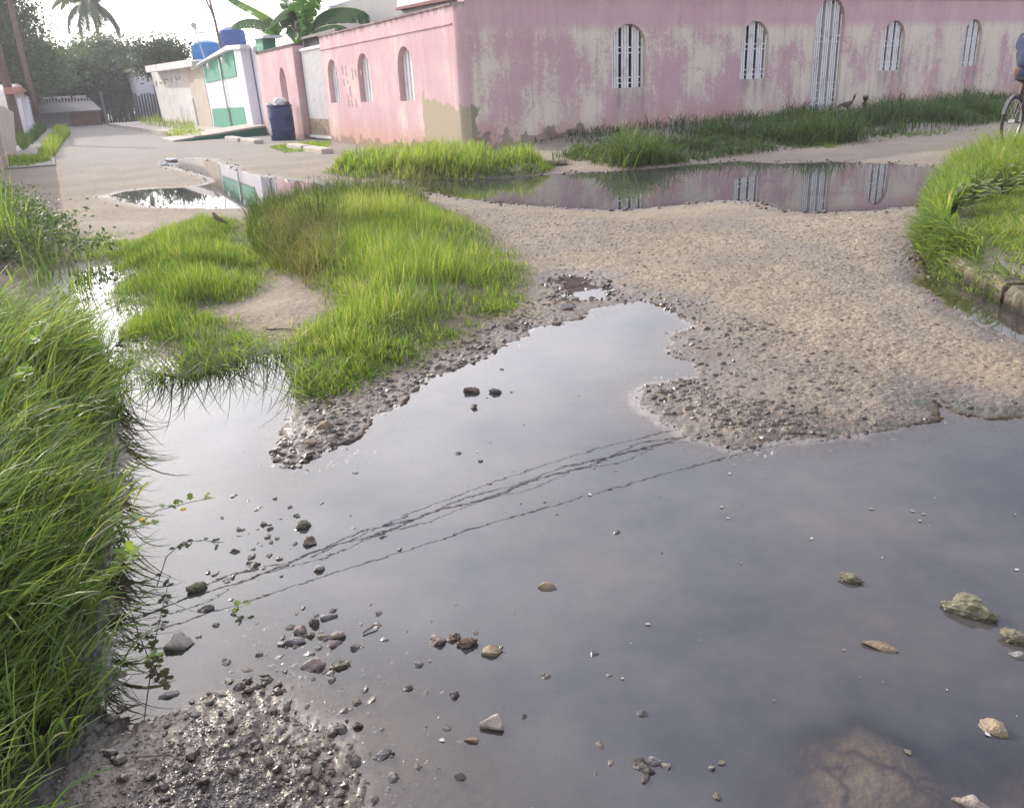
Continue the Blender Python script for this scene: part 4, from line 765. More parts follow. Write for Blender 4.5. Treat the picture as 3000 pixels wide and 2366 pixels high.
# kerb on the right bank: swept block with chipped ends
kt = NT('stained_kerb'); o_ = kt.obj(); kn = kt.noise(o_, 7, 6, .65); kz = kt.sep(kt.pos())[2]
kc = kt.mix(kt.ramp(kn, .35, .62), (.11, .095, .06), (.27, .225, .165)); kc = kt.mix(kt.ramp(kt.math('ADD', kz, kt.math('MULTIPLY', kn, .05)), .045, .085, .9, 0), kc, (.035, .035, .02))
kmat = kt.done(kt.bsdf(kc, .9, .2, kt.bump(kt.noise(o_, 40, 5, .7), .02, 1))); KP = [D(x, y)[:2] for x, y in ((1962, 512), (1984, 540), (2012, 566), (2048, 590), (2092, 612), (2140, 638))]
def swept(pts, w, z0, z1, sub=10):
    pts = np.array(pts); V = []; F = []; k = 0
    q = np.array([pts[i] * (1 - f) + pts[i + 1] * f for i in range(len(pts) - 1) for f in np.linspace(0, 1, sub, endpoint=False)] + [pts[-1]])
    for _ in range(6): q[1:-1] = .25 * q[:-2] + .5 * q[1:-1] + .25 * q[2:]
    m = MB(); n = len(q); v = []
    for i in range(n):
        t_ = q[min(i + 1, n - 1)] - q[max(i - 1, 0)]; t_ /= np.linalg.norm(t_); nn = np.array([-t_[1], t_[0]]); j = lambda s: .022 * float(fbm(np.array([i * .8 + s * 9]), np.array([s * 3.3]), 3, 7)[0])
        for (a, z) in ((-.5, z0), (-.5, z1 - .03), (-.36, z1), (.5, z1 - .004), (.5, z0)): v.append((q[i][0] + nn[0] * (a * w + j(a)), q[i][1] + nn[1] * (a * w + j(a)), z + j(z + a)))
    f = [(i * 5 + k, i * 5 + (k + 1) % 5, (i + 1) * 5 + (k + 1) % 5, (i + 1) * 5 + k) for i in range(n - 1) for k in range(5)] + [(0, 1, 2, 3, 4), tuple((n - 1) * 5 + k for k in (4, 3, 2, 1, 0))]
    return m.add(v, f)
tag(swept([D(x, y)[:2] for x, y in ((1040, 362), (1110, 356), (1160, 353), (1198, 351))], .22, -.08, .09).build('kerb', kmat), 'low kerb edge between wall grass and the reflecting puddle', 'kerb', kind='structure')
tag(swept(KP, .12, -.08, .10).build('kerb', kmat, smooth=False), 'curved stained concrete kerb edging the right bank', 'kerb', kind='structure')
KP2 = [D(x, y)[:2] for x, y in ((2154, 646), (2200, 668), (2300, 715))]
tag(swept(KP2, .15, -.08, .10).build('kerb', kmat), 'next kerb block past the dark gap on the right bank', 'kerb', kind='structure')
# left roadside: pavement, walls
L0 = P(22, 488); AZL = radians(-27.0); rz0 = pi / 2 - AZL
def lroot(name, label, cat): return tag(empty(name, tuple(L0), rz0), label, cat)
def lpan(root, pxs, off, T, name, mat, ext=-.15):
    q = [on_plane(L0, AZL, x, y, off) for x, y in pxs]; q = [(x, z if z > .5 else ext) for x, z in q]; return MB().prism(q, -(-off), off + T).build(name, mat, root)
tan_c = simple('tan_block', (.50, .43, .355), .92, .1, .2, 2.2, .01, dirt=(.28, .23, .19))
e = lroot('block_wall', 'low tan concrete block wall at the left frame edge', 'wall'); lpan(e, [(-120, 300), (12, 312), (40, 330), (46, 455), (18, 492), (-160, 560)], 0, .25, 'wall', tan_c); MB().box((-1.0, .12, .4), (.5, .4, 1.5)).build('pier', tan_c, e)
e = lroot('roadside_house', 'pale low house front with red tile edge behind the left poles', 'house'); lpan(e, [(28, 262), (52, 246), (84, 262), (98, 288), (110, 372), (96, 384), (58, 420), (42, 350)], .1, 2.5, 'wall', simple('pale_plaster', (.58, .52, .47), .9, .1, .14, 2))
lpan(e, [(38, 256), (60, 254), (82, 268), (60, 272), (42, 276)], -.15, .3, 'roof', simple('red_tile', (.34, .15, .10), .8)); lpan(e, [(76, 284), (88, 283), (106, 378), (95, 384)], -.1, .2, 'pillar', wht); lpan(e, [(50, 290), (60, 288), (82, 388), (72, 396)], -.08, .2, 'pillar', wht)
lpv = MB().box((17, -.5, .0), (37, .9, .10)).build('pavement', simple('grey_slab', (.33, .30, .27), .9, .2, .2, 2)); lpv.location = tuple(L0); lpv.rotation_euler = (0, 0, rz0); tag(lpv, 'grey concrete pavement beside the left roadside walls', 'pavement', kind='structure')
# far end: low shed roof, brick wall, palings
b_ = far(178, 63); fs = empty('long_shed', tuple(b_), rz0 - pi / 2); tag(fs, 'long low shed with pale corrugated roof across the end of the street', 'shed')
dB = np.hypot(b_[0], b_[1]); sc = dB / 2400
MB().box((-22 * sc, 2.5, 17 * sc), (85 * sc, 4, 36 * sc)).build('wall', simple('grey_boards', (.27, .25, .25), .9, .1, .15, 1), fs); MB().box((54 * sc, 2.45, 17 * sc), (66 * sc, 4.1, 34 * sc)).build('brick_wall', simple('brick', (.24, .14, .12), .9, .1, .2, 3), fs)
m = MB(); m.add([(-75 * sc, -.2, 33 * sc), (92 * sc, -.2, 33 * sc), (70 * sc, 4.5, 70 * sc), (-75 * sc, 4.5, 70 * sc), (-75 * sc, -.2, 36 * sc), (92 * sc, -.2, 36 * sc), (70 * sc, 4.5, 73 * sc), (-75 * sc, 4.5, 73 * sc)], [(0, 1, 2, 3), (7, 6, 5, 4), (0, 4, 5, 1), (3, 2, 6, 7), (1, 5, 6, 2), (0, 3, 7, 4)]); m.build('roof', simple('zinc', (.19, .17, .165), .6, .3, .15, .5, metal=.2), fs)
b_ = far(372, 66); pf = empty('paling_fence', tuple(b_), rz0 - pi / 2); tag(pf, 'dark wooden paling fence under the trees at the street end', 'fence'); m = MB()
for k in range(70): m.box((-5.5 + k * .19, random.uniform(-.04, .04), .85 + random.uniform(-.1, .1)), (.12, .05, 1.9))
m.build('palings', simple('old_wood', (.07, .06, .055), .9), pf); 
plw = simple('pale_wood', (.20, .18, .165), .9)
for k in range(4): MB().box((-5 + k * 3.6, -.12, 1.0), (.18, .14, 2.2)).build('post', plw, pf)
# ------------------------------------------------------------------ trees
def leaf_mat(name, stops, trans=.3):
    t = NT(name); c = t.ramp_col(t.attr('tint'), stops); a = t.bsdf(c, .55, .25); b = t.n('ShaderNodeBsdfTranslucent', {'Color': t.mix(1.0, c, (1.3, 1.4, .7), 'MULTIPLY')}).outputs[0]
    return t.done(t.n('ShaderNodeMixShader', {0: trans, 1: a, 2: b}).outputs[0])
LM = leaf_mat('tree_leaf', [(0, (.06, .09, .05)), (.5, (.10, .15, .065)), (.8, (.15, .195, .075)), (1, (.20, .22, .09))])
LMD = leaf_mat('dark_tree_leaf', [(0, (.05, .07, .045)), (.6, (.08, .11, .06)), (1, (.12, .15, .075))], .3)
bark = simple('bark', (.16, .125, .10), .95, .1, .3, 5, .03)
def crown_mesh(blobs, nper, leaf, t0, seed):
    g = np.random.default_rng(seed); V = []; T = []
    for (c, rx, ry, rz_) in blobs:
        nc = max(6, int(nper * rx * ry / 4)); d = g.normal(0, 1, (nc, 3)); d /= np.linalg.norm(d, axis=1)[:, None]
        cc = np.array(c) + d * np.array([rx, ry, rz_]) * (g.uniform(.35, 1.05, nc) ** .6)[:, None]; tb = t0 + .25 * d[:, 2] * 0 + g.normal(0, .16, nc)
        k = 56; p = np.repeat(cc, k, 0) + g.normal(0, 1, (nc * k, 3)) * (.30 * min(rx, 1.8)) * np.array([1, 1, .75]); n = len(p)
        a = g.normal(0, 1, (n, 3)); a /= np.linalg.norm(a, axis=1)[:, None]; b = np.cross(a, g.normal(0, 1, (n, 3))); b /= np.linalg.norm(b, axis=1)[:, None]; s = leaf * g.uniform(.6, 1.3, (n, 1))
        V.append(np.stack([p - a * s, p + b * s * .45, p + a * s, p - b * s * .45], 1)); T.append(np.repeat(np.clip(np.repeat(tb, k) + g.normal(0, .12, n), 0, 1), 4))
    V = np.concatenate(V).reshape(-1, 3); return V, np.arange(len(V)).reshape(-1, 4), np.concatenate(T)
def tree(label, base, h, r, seed, mat=LM, t0=.45, leaf=.22, name='broadleaf_tree', nb=9, low=.3, group='trees across the end of the street', tr=.16, trunk_h=None):
    g = random.Random(seed); e = empty(name, tuple(base)); tag(e, label, 'tree', group); m = MB(); blobs = []
    th = h * (trunk_h or .45); m.tube([(0, 0, -.2), (g.uniform(-.1, .1) * r, .1, th * .5), (g.uniform(-.15, .15) * r, 0, th)], [tr, tr * .8, tr * .6], 8)
    for k in range(nb):
        a = k * 2.4 + g.uniform(-.5, .5); q = r * sqrt((k + .5) / nb) * .72; zz = h * (low + (1 - low) * (.15 + .72 * g.random() ** .8 * (1 - .5 * (q / r) ** 2)))
        c = (q * cos(a), q * sin(a), min(zz, h - r * .25)); R = r * g.uniform(.30, .48); blobs.append((c, R, R, R * g.uniform(.65, .9))); m.tube([(0, 0, th * .7), (c[0] * .5, c[1] * .5, (th + c[2]) / 2), c], [tr * .5, tr * .35, tr * .15], 6)
    blobs.append(((0, 0, h - r * .38), r * .45, r * .45, r * .36))
    m.build('trunk', bark, e, smooth=True); V, F, T = crown_mesh(blobs, 46, leaf, t0, seed); mesh_np('crown', V, F, mat, e, attrs={'tint': T}); return e
TREES = [(-74, 62, 10.4, 4.6, LMD, .5, 'tall dark tree at the left edge behind the poles'), (46, 66, 7.9, 4.2, LM, .40, 'bushy tree just right of the tall left edge tree'), (136, 74, 6.7, 4.0, LM, .36, 'rounded green tree above the left end of the low shed'),
         (201, 76, 6.2, 3.8, LM, .42, 'mid green tree behind the low shed roof'), (264, 78, 6.5, 4.0, LM, .38, 'dark green tree directly below the coconut palm'), (328, 74, 6.9, 3.9, LM, .60, 'yellowish green tree with drooping branches right of the palm'),
         (381, 82, 6.3, 4.0, LM, .36, 'tree behind the paling fence left of the cottage'), (438, 76, 5.8, 3.6, LM, .55, 'lighter green tree touching the white building roof'), (298, 74, 4.6, 3.2, LMD, .5, 'low dark bushy tree standing over the fence'), (371, 75, 5.0, 3.4, LMD, .45, 'dark low tree shading the fence near the cottage'), (166, 74, 4.6, 3.4, LMD, .6, 'low dense tree close behind the long shed')]
for i, (x, dist, h, r, mt, t0, lab) in enumerate(TREES): tree(lab, far(x, dist), h * (.96 if i == 0 else .87), r * .95, 100 + i, mt, t0, .15, low=.12 if h > 6 else .05)
tree('dark dome shaped tree behind the white roofs with a bare trunk', far(512, 58), 4.9, 2.2, 130, LMD, .45, .11, low=.45, group='trees across the end of the street', nb=13)
# leafy weeds massed behind the long grass of the left bank
wp_ = poly([(-300,440),(30,440),(90,475),(150,525),(215,562),(160,620),(60,620),(-300,580)]); wc = in_poly(wp_, 95); wbl = []
for x, y in wc:
    e_ = min(1, .35 + float(-sdist(np.array([x]), np.array([y]), wp_)[0])); h_ = e_ * random.uniform(.22, .55); wbl.append(((x, y, .1 + h_ * .5), .20, .20, h_ * .55))
def small_leaves(blobs, n, leaf, seed):
    g = np.random.default_rng(seed); p = np.concatenate([np.array(c) + g.normal(0, .62, (n, 3)) * np.array([rx, ry, rz_]) for c, rx, ry, rz_ in blobs]); p = p[p[:, 2] > .03]; m = len(p)
    a = g.normal(0, 1, (m, 3)); a[:, 2] *= .6; a /= np.linalg.norm(a, axis=1)[:, None]; b = np.cross(a, g.normal(0, 1, (m, 3)) + np.array([0, 0, 1.5])); b /= np.linalg.norm(b, axis=1)[:, None]; s = leaf * g.uniform(.5, 1.4, (m, 1))
    return np.stack([p - a * s, p + b * s * .5, p + a * s, p - b * s * .5], 1).reshape(-1, 3), np.arange(m * 4).reshape(-1, 4), np.repeat(np.clip(.40 + .3 * fbm(p[:, 0] * 3, p[:, 1] * 3, 2, 5) + g.normal(0, .15, m), 0, 1), 4)
V, F, T = small_leaves(wbl, 260, .020, 77)
tag(mesh_np('weeds', V, F, LM, attrs={'tint': T}), 'leafy green weeds massed behind the long grass on the left bank', 'weeds', kind='stuff')
# coconut palm
pb = far(332, 80); pe = empty('coconut_palm', tuple(pb)); tag(pe, 'tall coconut palm with drooping fronds above the other trees', 'palm tree'); H = 8.9
MB().tube([(.5, 0, 0), (.2, 0, 5), (0, 0, H)], [.2, .15, .13], 8).build('trunk', bark, pe, smooth=True)
for k in range(19):
    a = k * 2.399; e0 = [1.25, .8, .35, -.1][k % 4] + random.uniform(-.15, .15); Lf = random.uniform(3.2, 4.1); p = Vector((0, 0, H)); pts = [p.copy()]; n = 12
    for i in range(n):
        el = e0 - 1.75 * ((i + 1) / n) ** 1.4; p = p + Vector((cos(a) * cos(el), sin(a) * cos(el), sin(el))) * Lf / n; pts.append(p.copy())
    V = []; F = []; rb = MB().tube(pts, [.04 * (1 - i / 14) for i in range(n + 1)], 4); V = list(rb.v); F = [f for f in rb.f if len(f) == 4]
    side_ = Vector((-sin(a), cos(a), 0))
    for i in range(70):
        s = .8 + (n - .85) * i / 70; j = int(s); c = pts[j].lerp(pts[min(j + 1, n)], s - j); t_ = (pts[min(j + 1, n)] - pts[j]).normalized(); ll = .85 * sin(pi * min(1, .12 + .88 * s / n)) ** .6 + .1
        for sg in (-1, 1):
            d = (side_ * sg * .75 + t_ * .55 + Vector((0, 0, -.55 - random.random() * .5))).normalized(); w_ = t_ * .05; b = len(V); V += [c - w_, c + w_, c + d * ll * .6 + w_ * .8, c + d * ll * random.uniform(.85, 1.1)]; F.append((b, b + 1, b + 2, b + 3))
    mesh_np('frond', [tuple(q) for q in V], F, LMD, pe, attrs={'tint': np.full(len(V), random.uniform(.3, .9))})
# ------------------------------------------------------------------ banana plants behind the gate
t = NT('banana_leaf'); c = t.ramp_col(t.attr('tint'), [(0, (.028, .065, .034)), (.5, (.050, .115, .045)), (1, (.24, .34, .02))]); n_ = t.noise(t.pos(), 6, 4); c = t.mix(t.ramp(n_, .35, .7, 0, .4), c, (.06, .09, .03))
BL = t.done(t.n('ShaderNodeMixShader', {0: .38, 1: t.bsdf(c, .85, .04), 2: t.n('ShaderNodeBsdfTranslucent', {'Color': t.mix(1.0, c, (1.6, 1.9, .6), 'MULTIPLY')}).outputs[0]}).outputs[0])
dryl = simple('dry_banana_sheath', (.45, .42, .33), .9, .1, .2, 6); stemm = simple('banana_stem', (.16, .20, .07), .6, .3, .3, 5)
def banana(label, bs, by, leaves, top, dead=()):
    o = LW(bs, by); r = tag(empty('banana_plant', tuple(o), rzL), label, 'banana plant', 'banana plants behind the corrugated gate')
    def q(x, y, off=0.0): s, z = on_plane(C0, AL, x, y, by + off); return Vector((s - bs, off, z))
    tp = q(*top); MB().tube([(0, 0, -.1), (tp.x * .5, 0, tp.z * .5), tuple(tp)], [.13, .11, .06], 12).build('pseudostem', stemm, r, smooth=True)
    for (pts, w, hang, tint, offs, gap) in leaves:
        P_ = [q(x, y, offs * i / (len(pts) - 1)) for i, (x, y) in enumerate(pts)]
        M = 40; mid = []
        for i in range(M + 1):   # Catmull-Rom through the measured midrib
            s = i / M * (len(P_) - 1); j = min(int(s), len(P_) - 2); u = s - j; a0 = P_[max(j - 1, 0)]; a1 = P_[j]; a2 = P_[j + 1]; a3 = P_[min(j + 2, len(P_) - 1)]
            mid.append(.5 * ((2 * a1) + (a2 - a0) * u + (2 * a0 - 5 * a1 + 4 * a2 - a3) * u * u + (-a0 + 3 * a1 - 3 * a2 + a3) * u ** 3))
        V = []; F = []; T = []; rib = MB().tube(mid, [.022 * (1 - .8 * i / M) for i in range(M + 1)], 5)
        for sg in (-1, 1):
            cut = 0.0
            for i in range(M):
                s = (i + .5) / M
                if s < .06: continue
                wd = w * min(1, sin(pi * min(1, .08 + .92 * s)) ** .42 + .05)
                tg = (mid[i + 1] - mid[i]).normalized()
                flat = tg.cross(Vector((0, 1, 0))); flat = flat if flat.z > 0 else -flat
                dn = Vector((0, sg * (1 - hang) * .9 + sg * .25, 0)) + (Vector((0, 0, -1)) * hang) + flat * ((1 - hang) * sg * .55)
                dn = (dn - tg * dn.dot(tg) + tg * .22).normalized()
                if random.random() < gap: cut = random.uniform(.15, .5)
                g0 = .12 if cut > .1 else 0; ln = wd * (1 - random.uniform(0, .07)); b = len(V); e1 = mid[i].lerp(mid[i + 1], g0); cut *= .5; dr = Vector((0, 0, -.10 * ln))
                tear = tg * (random.uniform(-.03, .03) if g0 else 0)
                V += [mid[i], mid[i + 1], mid[i + 1] + dn * ln * .55 + tear, mid[i] + dn * ln * .55 + (tg * .02 if g0 else Vector()), mid[i + 1] + dn * ln + dr + tear * 2, mid[i] + dn * ln + dr + (tg * .04 if g0 else Vector())]
                F += [(b, b + 1, b + 2, b + 3), (b + 3, b + 2, b + 4, b + 5)]; tt = min(1, max(0, tint(s) + random.uniform(-.06, .06))); T += [tt] * 6
        lf = mesh_np('leaf', [tuple(v_) for v_ in V], F, BL, r, smooth=False, attrs={'tint': np.array(T)}); rib.build('midrib', stemm, lf, smooth=True)
    for pts in dead:
        m = MB(); pq = [q(x, y, .05) for x, y in pts]
        for k in range(6): m.tube([p_ + Vector((random.uniform(-.05, .05), random.uniform(-.06, .06), 0)) for p_ in pq], [.02, .05, .035, .012][:len(pq)], 5)
        m.build('dry_leaf', dryl, r)
f35 = lambda v: (lambda s: v)
banana('banana plant with long tattered leaves spreading left over the pink stub wall', 11.6, -2.2, [
    ([(822, 95), (800, 58), (755, 30), (700, 2), (655, -22)], .34, .55, lambda s: .35 + .35 * (s > .3) * (s < .7), .5, .05),
    ([(822, 95), (790, 72), (745, 56), (705, 60), (680, 76)], .36, .9, f35(.35), .4, .22),
    ([(845, 60), (862, 28), (835, 30), (805, 55), (788, 85), (793, 118), (806, 150)], .44, .75, lambda s: .25 + .75 * (s > .72), .7, .10),
    ([(840, 90), (850, 40), (838, 5), (836, -40)], .30, .3, f35(.25), -.3, .12), ([(846, 70), (868, 30), (880, -10), (890, -60)], .34, .35, f35(.2), .2, .15), ([(835, 100), (852, 80), (868, 100), (880, 128)], .26, .7, f35(.3), .3, .2),
    ([(850, 100), (868, 70), (892, 60), (915, 78), (925, 105)], .30, .85, f35(.15), .2, .2), ([(850, 90), (880, 50), (905, 20), (930, -10)], .30, .5, f35(.22), -.3, .15)], (845, 96), [[(866, 60), (872, 85), (880, 105)]])
banana('banana plant with a horizontal ragged leaf reaching right over the pink wall', 9.5, -1.6, [
    ([(912, 98), (925, 55), (965, 28), (1020, 22), (1062, 32), (1082, 48)], .40, .92, f35(.22), -.35, .22), ([(912, 98), (905, 40), (922, 5), (935, -50)], .24, .3, f35(.55), .1, .1),
    ([(912, 98), (940, 80), (985, 72), (1025, 84)], .30, .9, f35(.05), .15, .3), ([(912, 98), (938, 92), (955, 108), (965, 135)], .26, .8, f35(.15), -.3, .25), ([(910, 98), (895, 50), (880, 10), (868, -40)], .26, .4, f35(.28), .35, .2),
    ([(910, 100), (888, 92), (878, 112), (884, 138)], .26, .8, f35(.2), .25, .2), ([(912, 98), (902, 84), (888, 84), (876, 108), (868, 135)], .22, .7, lambda s: .4 + .3 * s, .3, .15)], (911, 100), [[(912, 100), (905, 118), (898, 142)], [(914, 100), (918, 120), (912, 140)]])
# ------------------------------------------------------------------ overhead cables (mirrored in the water)
blk = simple('cable_rubber', (.16, .16, .165), .7); HC = 6.8
def refl(x, y): g = D(x, y); return np.array([g[0] * (1 + HC / CAMH), g[1] * (1 + HC / CAMH), HC])
def cable(lab, a, b, r, off=(0, 0, 0), twist=0.0, ext=.7, group='overhead cables mirrored in the puddle'):
    A, B = refl(*a), refl(*b); A, B = A - (B - A) * ext, B + (B - A) * ext; pts = []; ph = random.uniform(0, 6)
    for i in range(61):
        s = i / 60; p = A * (1 - s) + B * s + np.array(off); p[2] += -.5 * 4 * s * (1 - s) + .5 + twist * sin(s * 60 + ph); p[0] += twist * cos(s * 47 + ph * 2); pts.append(tuple(p))
    o = Vector(pts[0]); e = MB().tube([Vector(p) - o for p in pts], r, 6).build('overhead_cable', blk, smooth=True, loc=o); tag(e, lab, 'cable', group)
cable('lone lower power cable mirrored nearest the camera in the puddle', (540, 1255), (1540, 960), .010)
cable('upper thin power cable mirrored farthest in the puddle', (1000, 1028), (1400, 908), .009)
cable('thick main strand of the mirrored cable bundle', (580, 1192), (1420, 925), .016, twist=.03)
cable('looser upper strand of the mirrored cable bundle', (580, 1184), (1420, 918), .011, twist=.06); cable('looser lower strand of the mirrored cable bundle', (580, 1202), (1420, 934), .008, twist=.06)
for lab, a, b in (('upper of the two far wires crossing before the trees', (-20, 103), (680, 88)), ('lower of the two far wires crossing before the trees', (-20, 118), (640, 92))):
    A = EYE + ray(*a) * (70 / 2700); B = EYE + ray(*b) * (48 / 2700); pts = [A * (1 - s) + B * s - np.array([0, 0, .25 * 4 * s * (1 - s)]) for s in np.linspace(0, 1, 20)]
    o = Vector(pts[0]); tag(MB().tube([Vector(p) - o for p in pts], .018, 5).build('street_wire', blk, loc=o), lab, 'wire', 'far street wires')
# ------------------------------------------------------------------ drum with rubbish
dp = P(832, 412); dr = empty('drum', tuple(dp), .4); tag(dr, 'dark blue plastic drum used as a rubbish bin by the pink stub wall', 'drum'); R_ = .34; Hd = .93
dm = simple('blue_drum', (.030, .045, .13), .45, .4, .15, 4, dirt=(.10, .11, .16))
m = MB(); m.lathe([(R_ * .94, 0), (R_, .03), (R_ * 1.01, .28), (R_ * 1.03, .30), (R_ * 1.01, .32), (R_ * 1.01, .60), (R_ * 1.03, .62), (R_ * 1.01, .64), (R_, .86), (R_ * .96, Hd), (R_ * .90, Hd), (R_ * .90, .70), (.01, .68)], n=32); m.build('drum_body', dm, dr, smooth=True)
MB().lathe([(R_ * .97, Hd - .02), (R_ * 1.03, Hd - .015), (R_ * 1.03, Hd + .02), (R_ * .93, Hd + .02), (R_ * .93, Hd - .02)], n=32).build('rim', dm, dr)
m = MB()
for k in range(7): m.box((R_ * 1.005 * cos(2.9 + .1 * k), R_ * 1.005 * sin(2.9 + .1 * k), .35 + .03 * (k % 3)), (.02, .045, .45 - .05 * (k % 4)), 2.9 + .1 * k)
m.build('peeling_label', simple('scuffed_label', (.38, .40, .45), .8), dr)
def lump(name, label, cat, loc, size, mat, seed, group=None, amp=.22, sub=3, flat=0.0, parent=None):
    import bmesh
    g = np.random.default_rng(seed); bm = bmesh.new(); bmesh.ops.create_icosphere(bm, subdivisions=sub, radius=1); V = np.array([v.co[:] for v in bm.verts]); F = [[v.index for v in f.verts] for f in bm.faces]; bm.free()
    for k in range(int(flat)):     # chop facets
        d = g.normal(0, 1, 3); d /= np.linalg.norm(d); h = g.uniform(.45, .8); q = V @ d; V = V - np.outer(np.maximum(q - h, 0) * .92, d)
    def n3(f, s): return .6 * (fbm(V[:, 0] * f + s, V[:, 1] * f + s, 3, seed % 900) + fbm(V[:, 1] * f + s, V[:, 2] * f - s, 3, seed % 700) + fbm(V[:, 2] * f + s, V[:, 0] * f + s, 3, seed % 500))
    V = V * (1 + amp * n3(1.4, seed * .37) + amp * .45 * n3(4.5, 3.1) + amp * .25 * n3(11, 1.7))[:, None]
    V = V / np.abs(V).max(0) * np.array(size) * .5
    o = mesh_np(name, V, F, mat, parent, smooth=False); o.location = loc; o.rotation_euler = (0, 0, 0)
    if label: tag(o, label, cat, group)
    return o
bagm = simple('white_bag', (.66, .65, .63), .5, .3, .1, 8)
lump('rubbish_bag', 'crumpled white plastic bag bulging from the drum top', 'bag', (dp[0] + .05, dp[1] - .02, Hd + .07), (.36, .3, .30), bagm, 3, amp=.35)
lump('rubbish_bag', 'small torn white bag draped over the drum left rim', 'bag', (dp[0] - .24, dp[1] - .06, Hd + .02), (.20, .2, .16), bagm, 4, amp=.4)
lump('rubbish_sack', 'brown refuse poking out at the right rim of the drum', 'rubbish', (dp[0] + .22, dp[1], Hd + .04), (.24, .24, .16), simple('brown_card', (.16, .11, .08), .9), 5, amp=.5)
# ------------------------------------------------------------------ rocks
def rockmat(name, a, b, wet=.6, moss=0.0):
    t = NT(name); o = t.obj(); n1 = t.noise(o, 22, 6, .65); n2 = t.noise(o, 90, 4, .6); z = t.sep(t.pos())[2]
    c = t.mix(t.ramp(n1, .35, .65), a, b); c = t.mix(t.ramp(n2, .55, .75, 0, .45), c, tuple(x * .45 for x in a))
    if moss: c = t.mix(t.math('MULTIPLY', t.ramp(n1, .42, .58), moss), c, (.045, .06, .015))
    w_ = t.ramp(z, .004, .016, 1, 0); c = t.mix(t.math('MULTIPLY', w_, wet), c, t.mix(1.0, c, (.30, .28, .27), 'MULTIPLY'))
    return t.done(t.bsdf(c, t.ramp(w_, 0, 1, .85, .25), .35, t.bump(t.math('ADD', n1, t.math('MULTIPLY', n2, .5)), .006, .8)))
RM = dict(pale=rockmat('pale_stone', (.27, .23, .18), (.37, .32, .26)), tan=rockmat('tan_stone', (.25, .18, .11), (.34, .26, .17)), pink=rockmat('pinkish_stone', (.22, .17, .145), (.30, .235, .20)),
          dark=rockmat('dark_wet_stone', (.075, .062, .055), (.14, .12, .10)), brown=rockmat('brown_lump', (.13, .09, .065), (.20, .15, .11)), moss=rockmat('mossy_stone', (.15, .135, .085), (.26, .225, .16), .6, .6), grey=rockmat('grey_stone', (.22, .20, .185), (.30, .275, .25)))
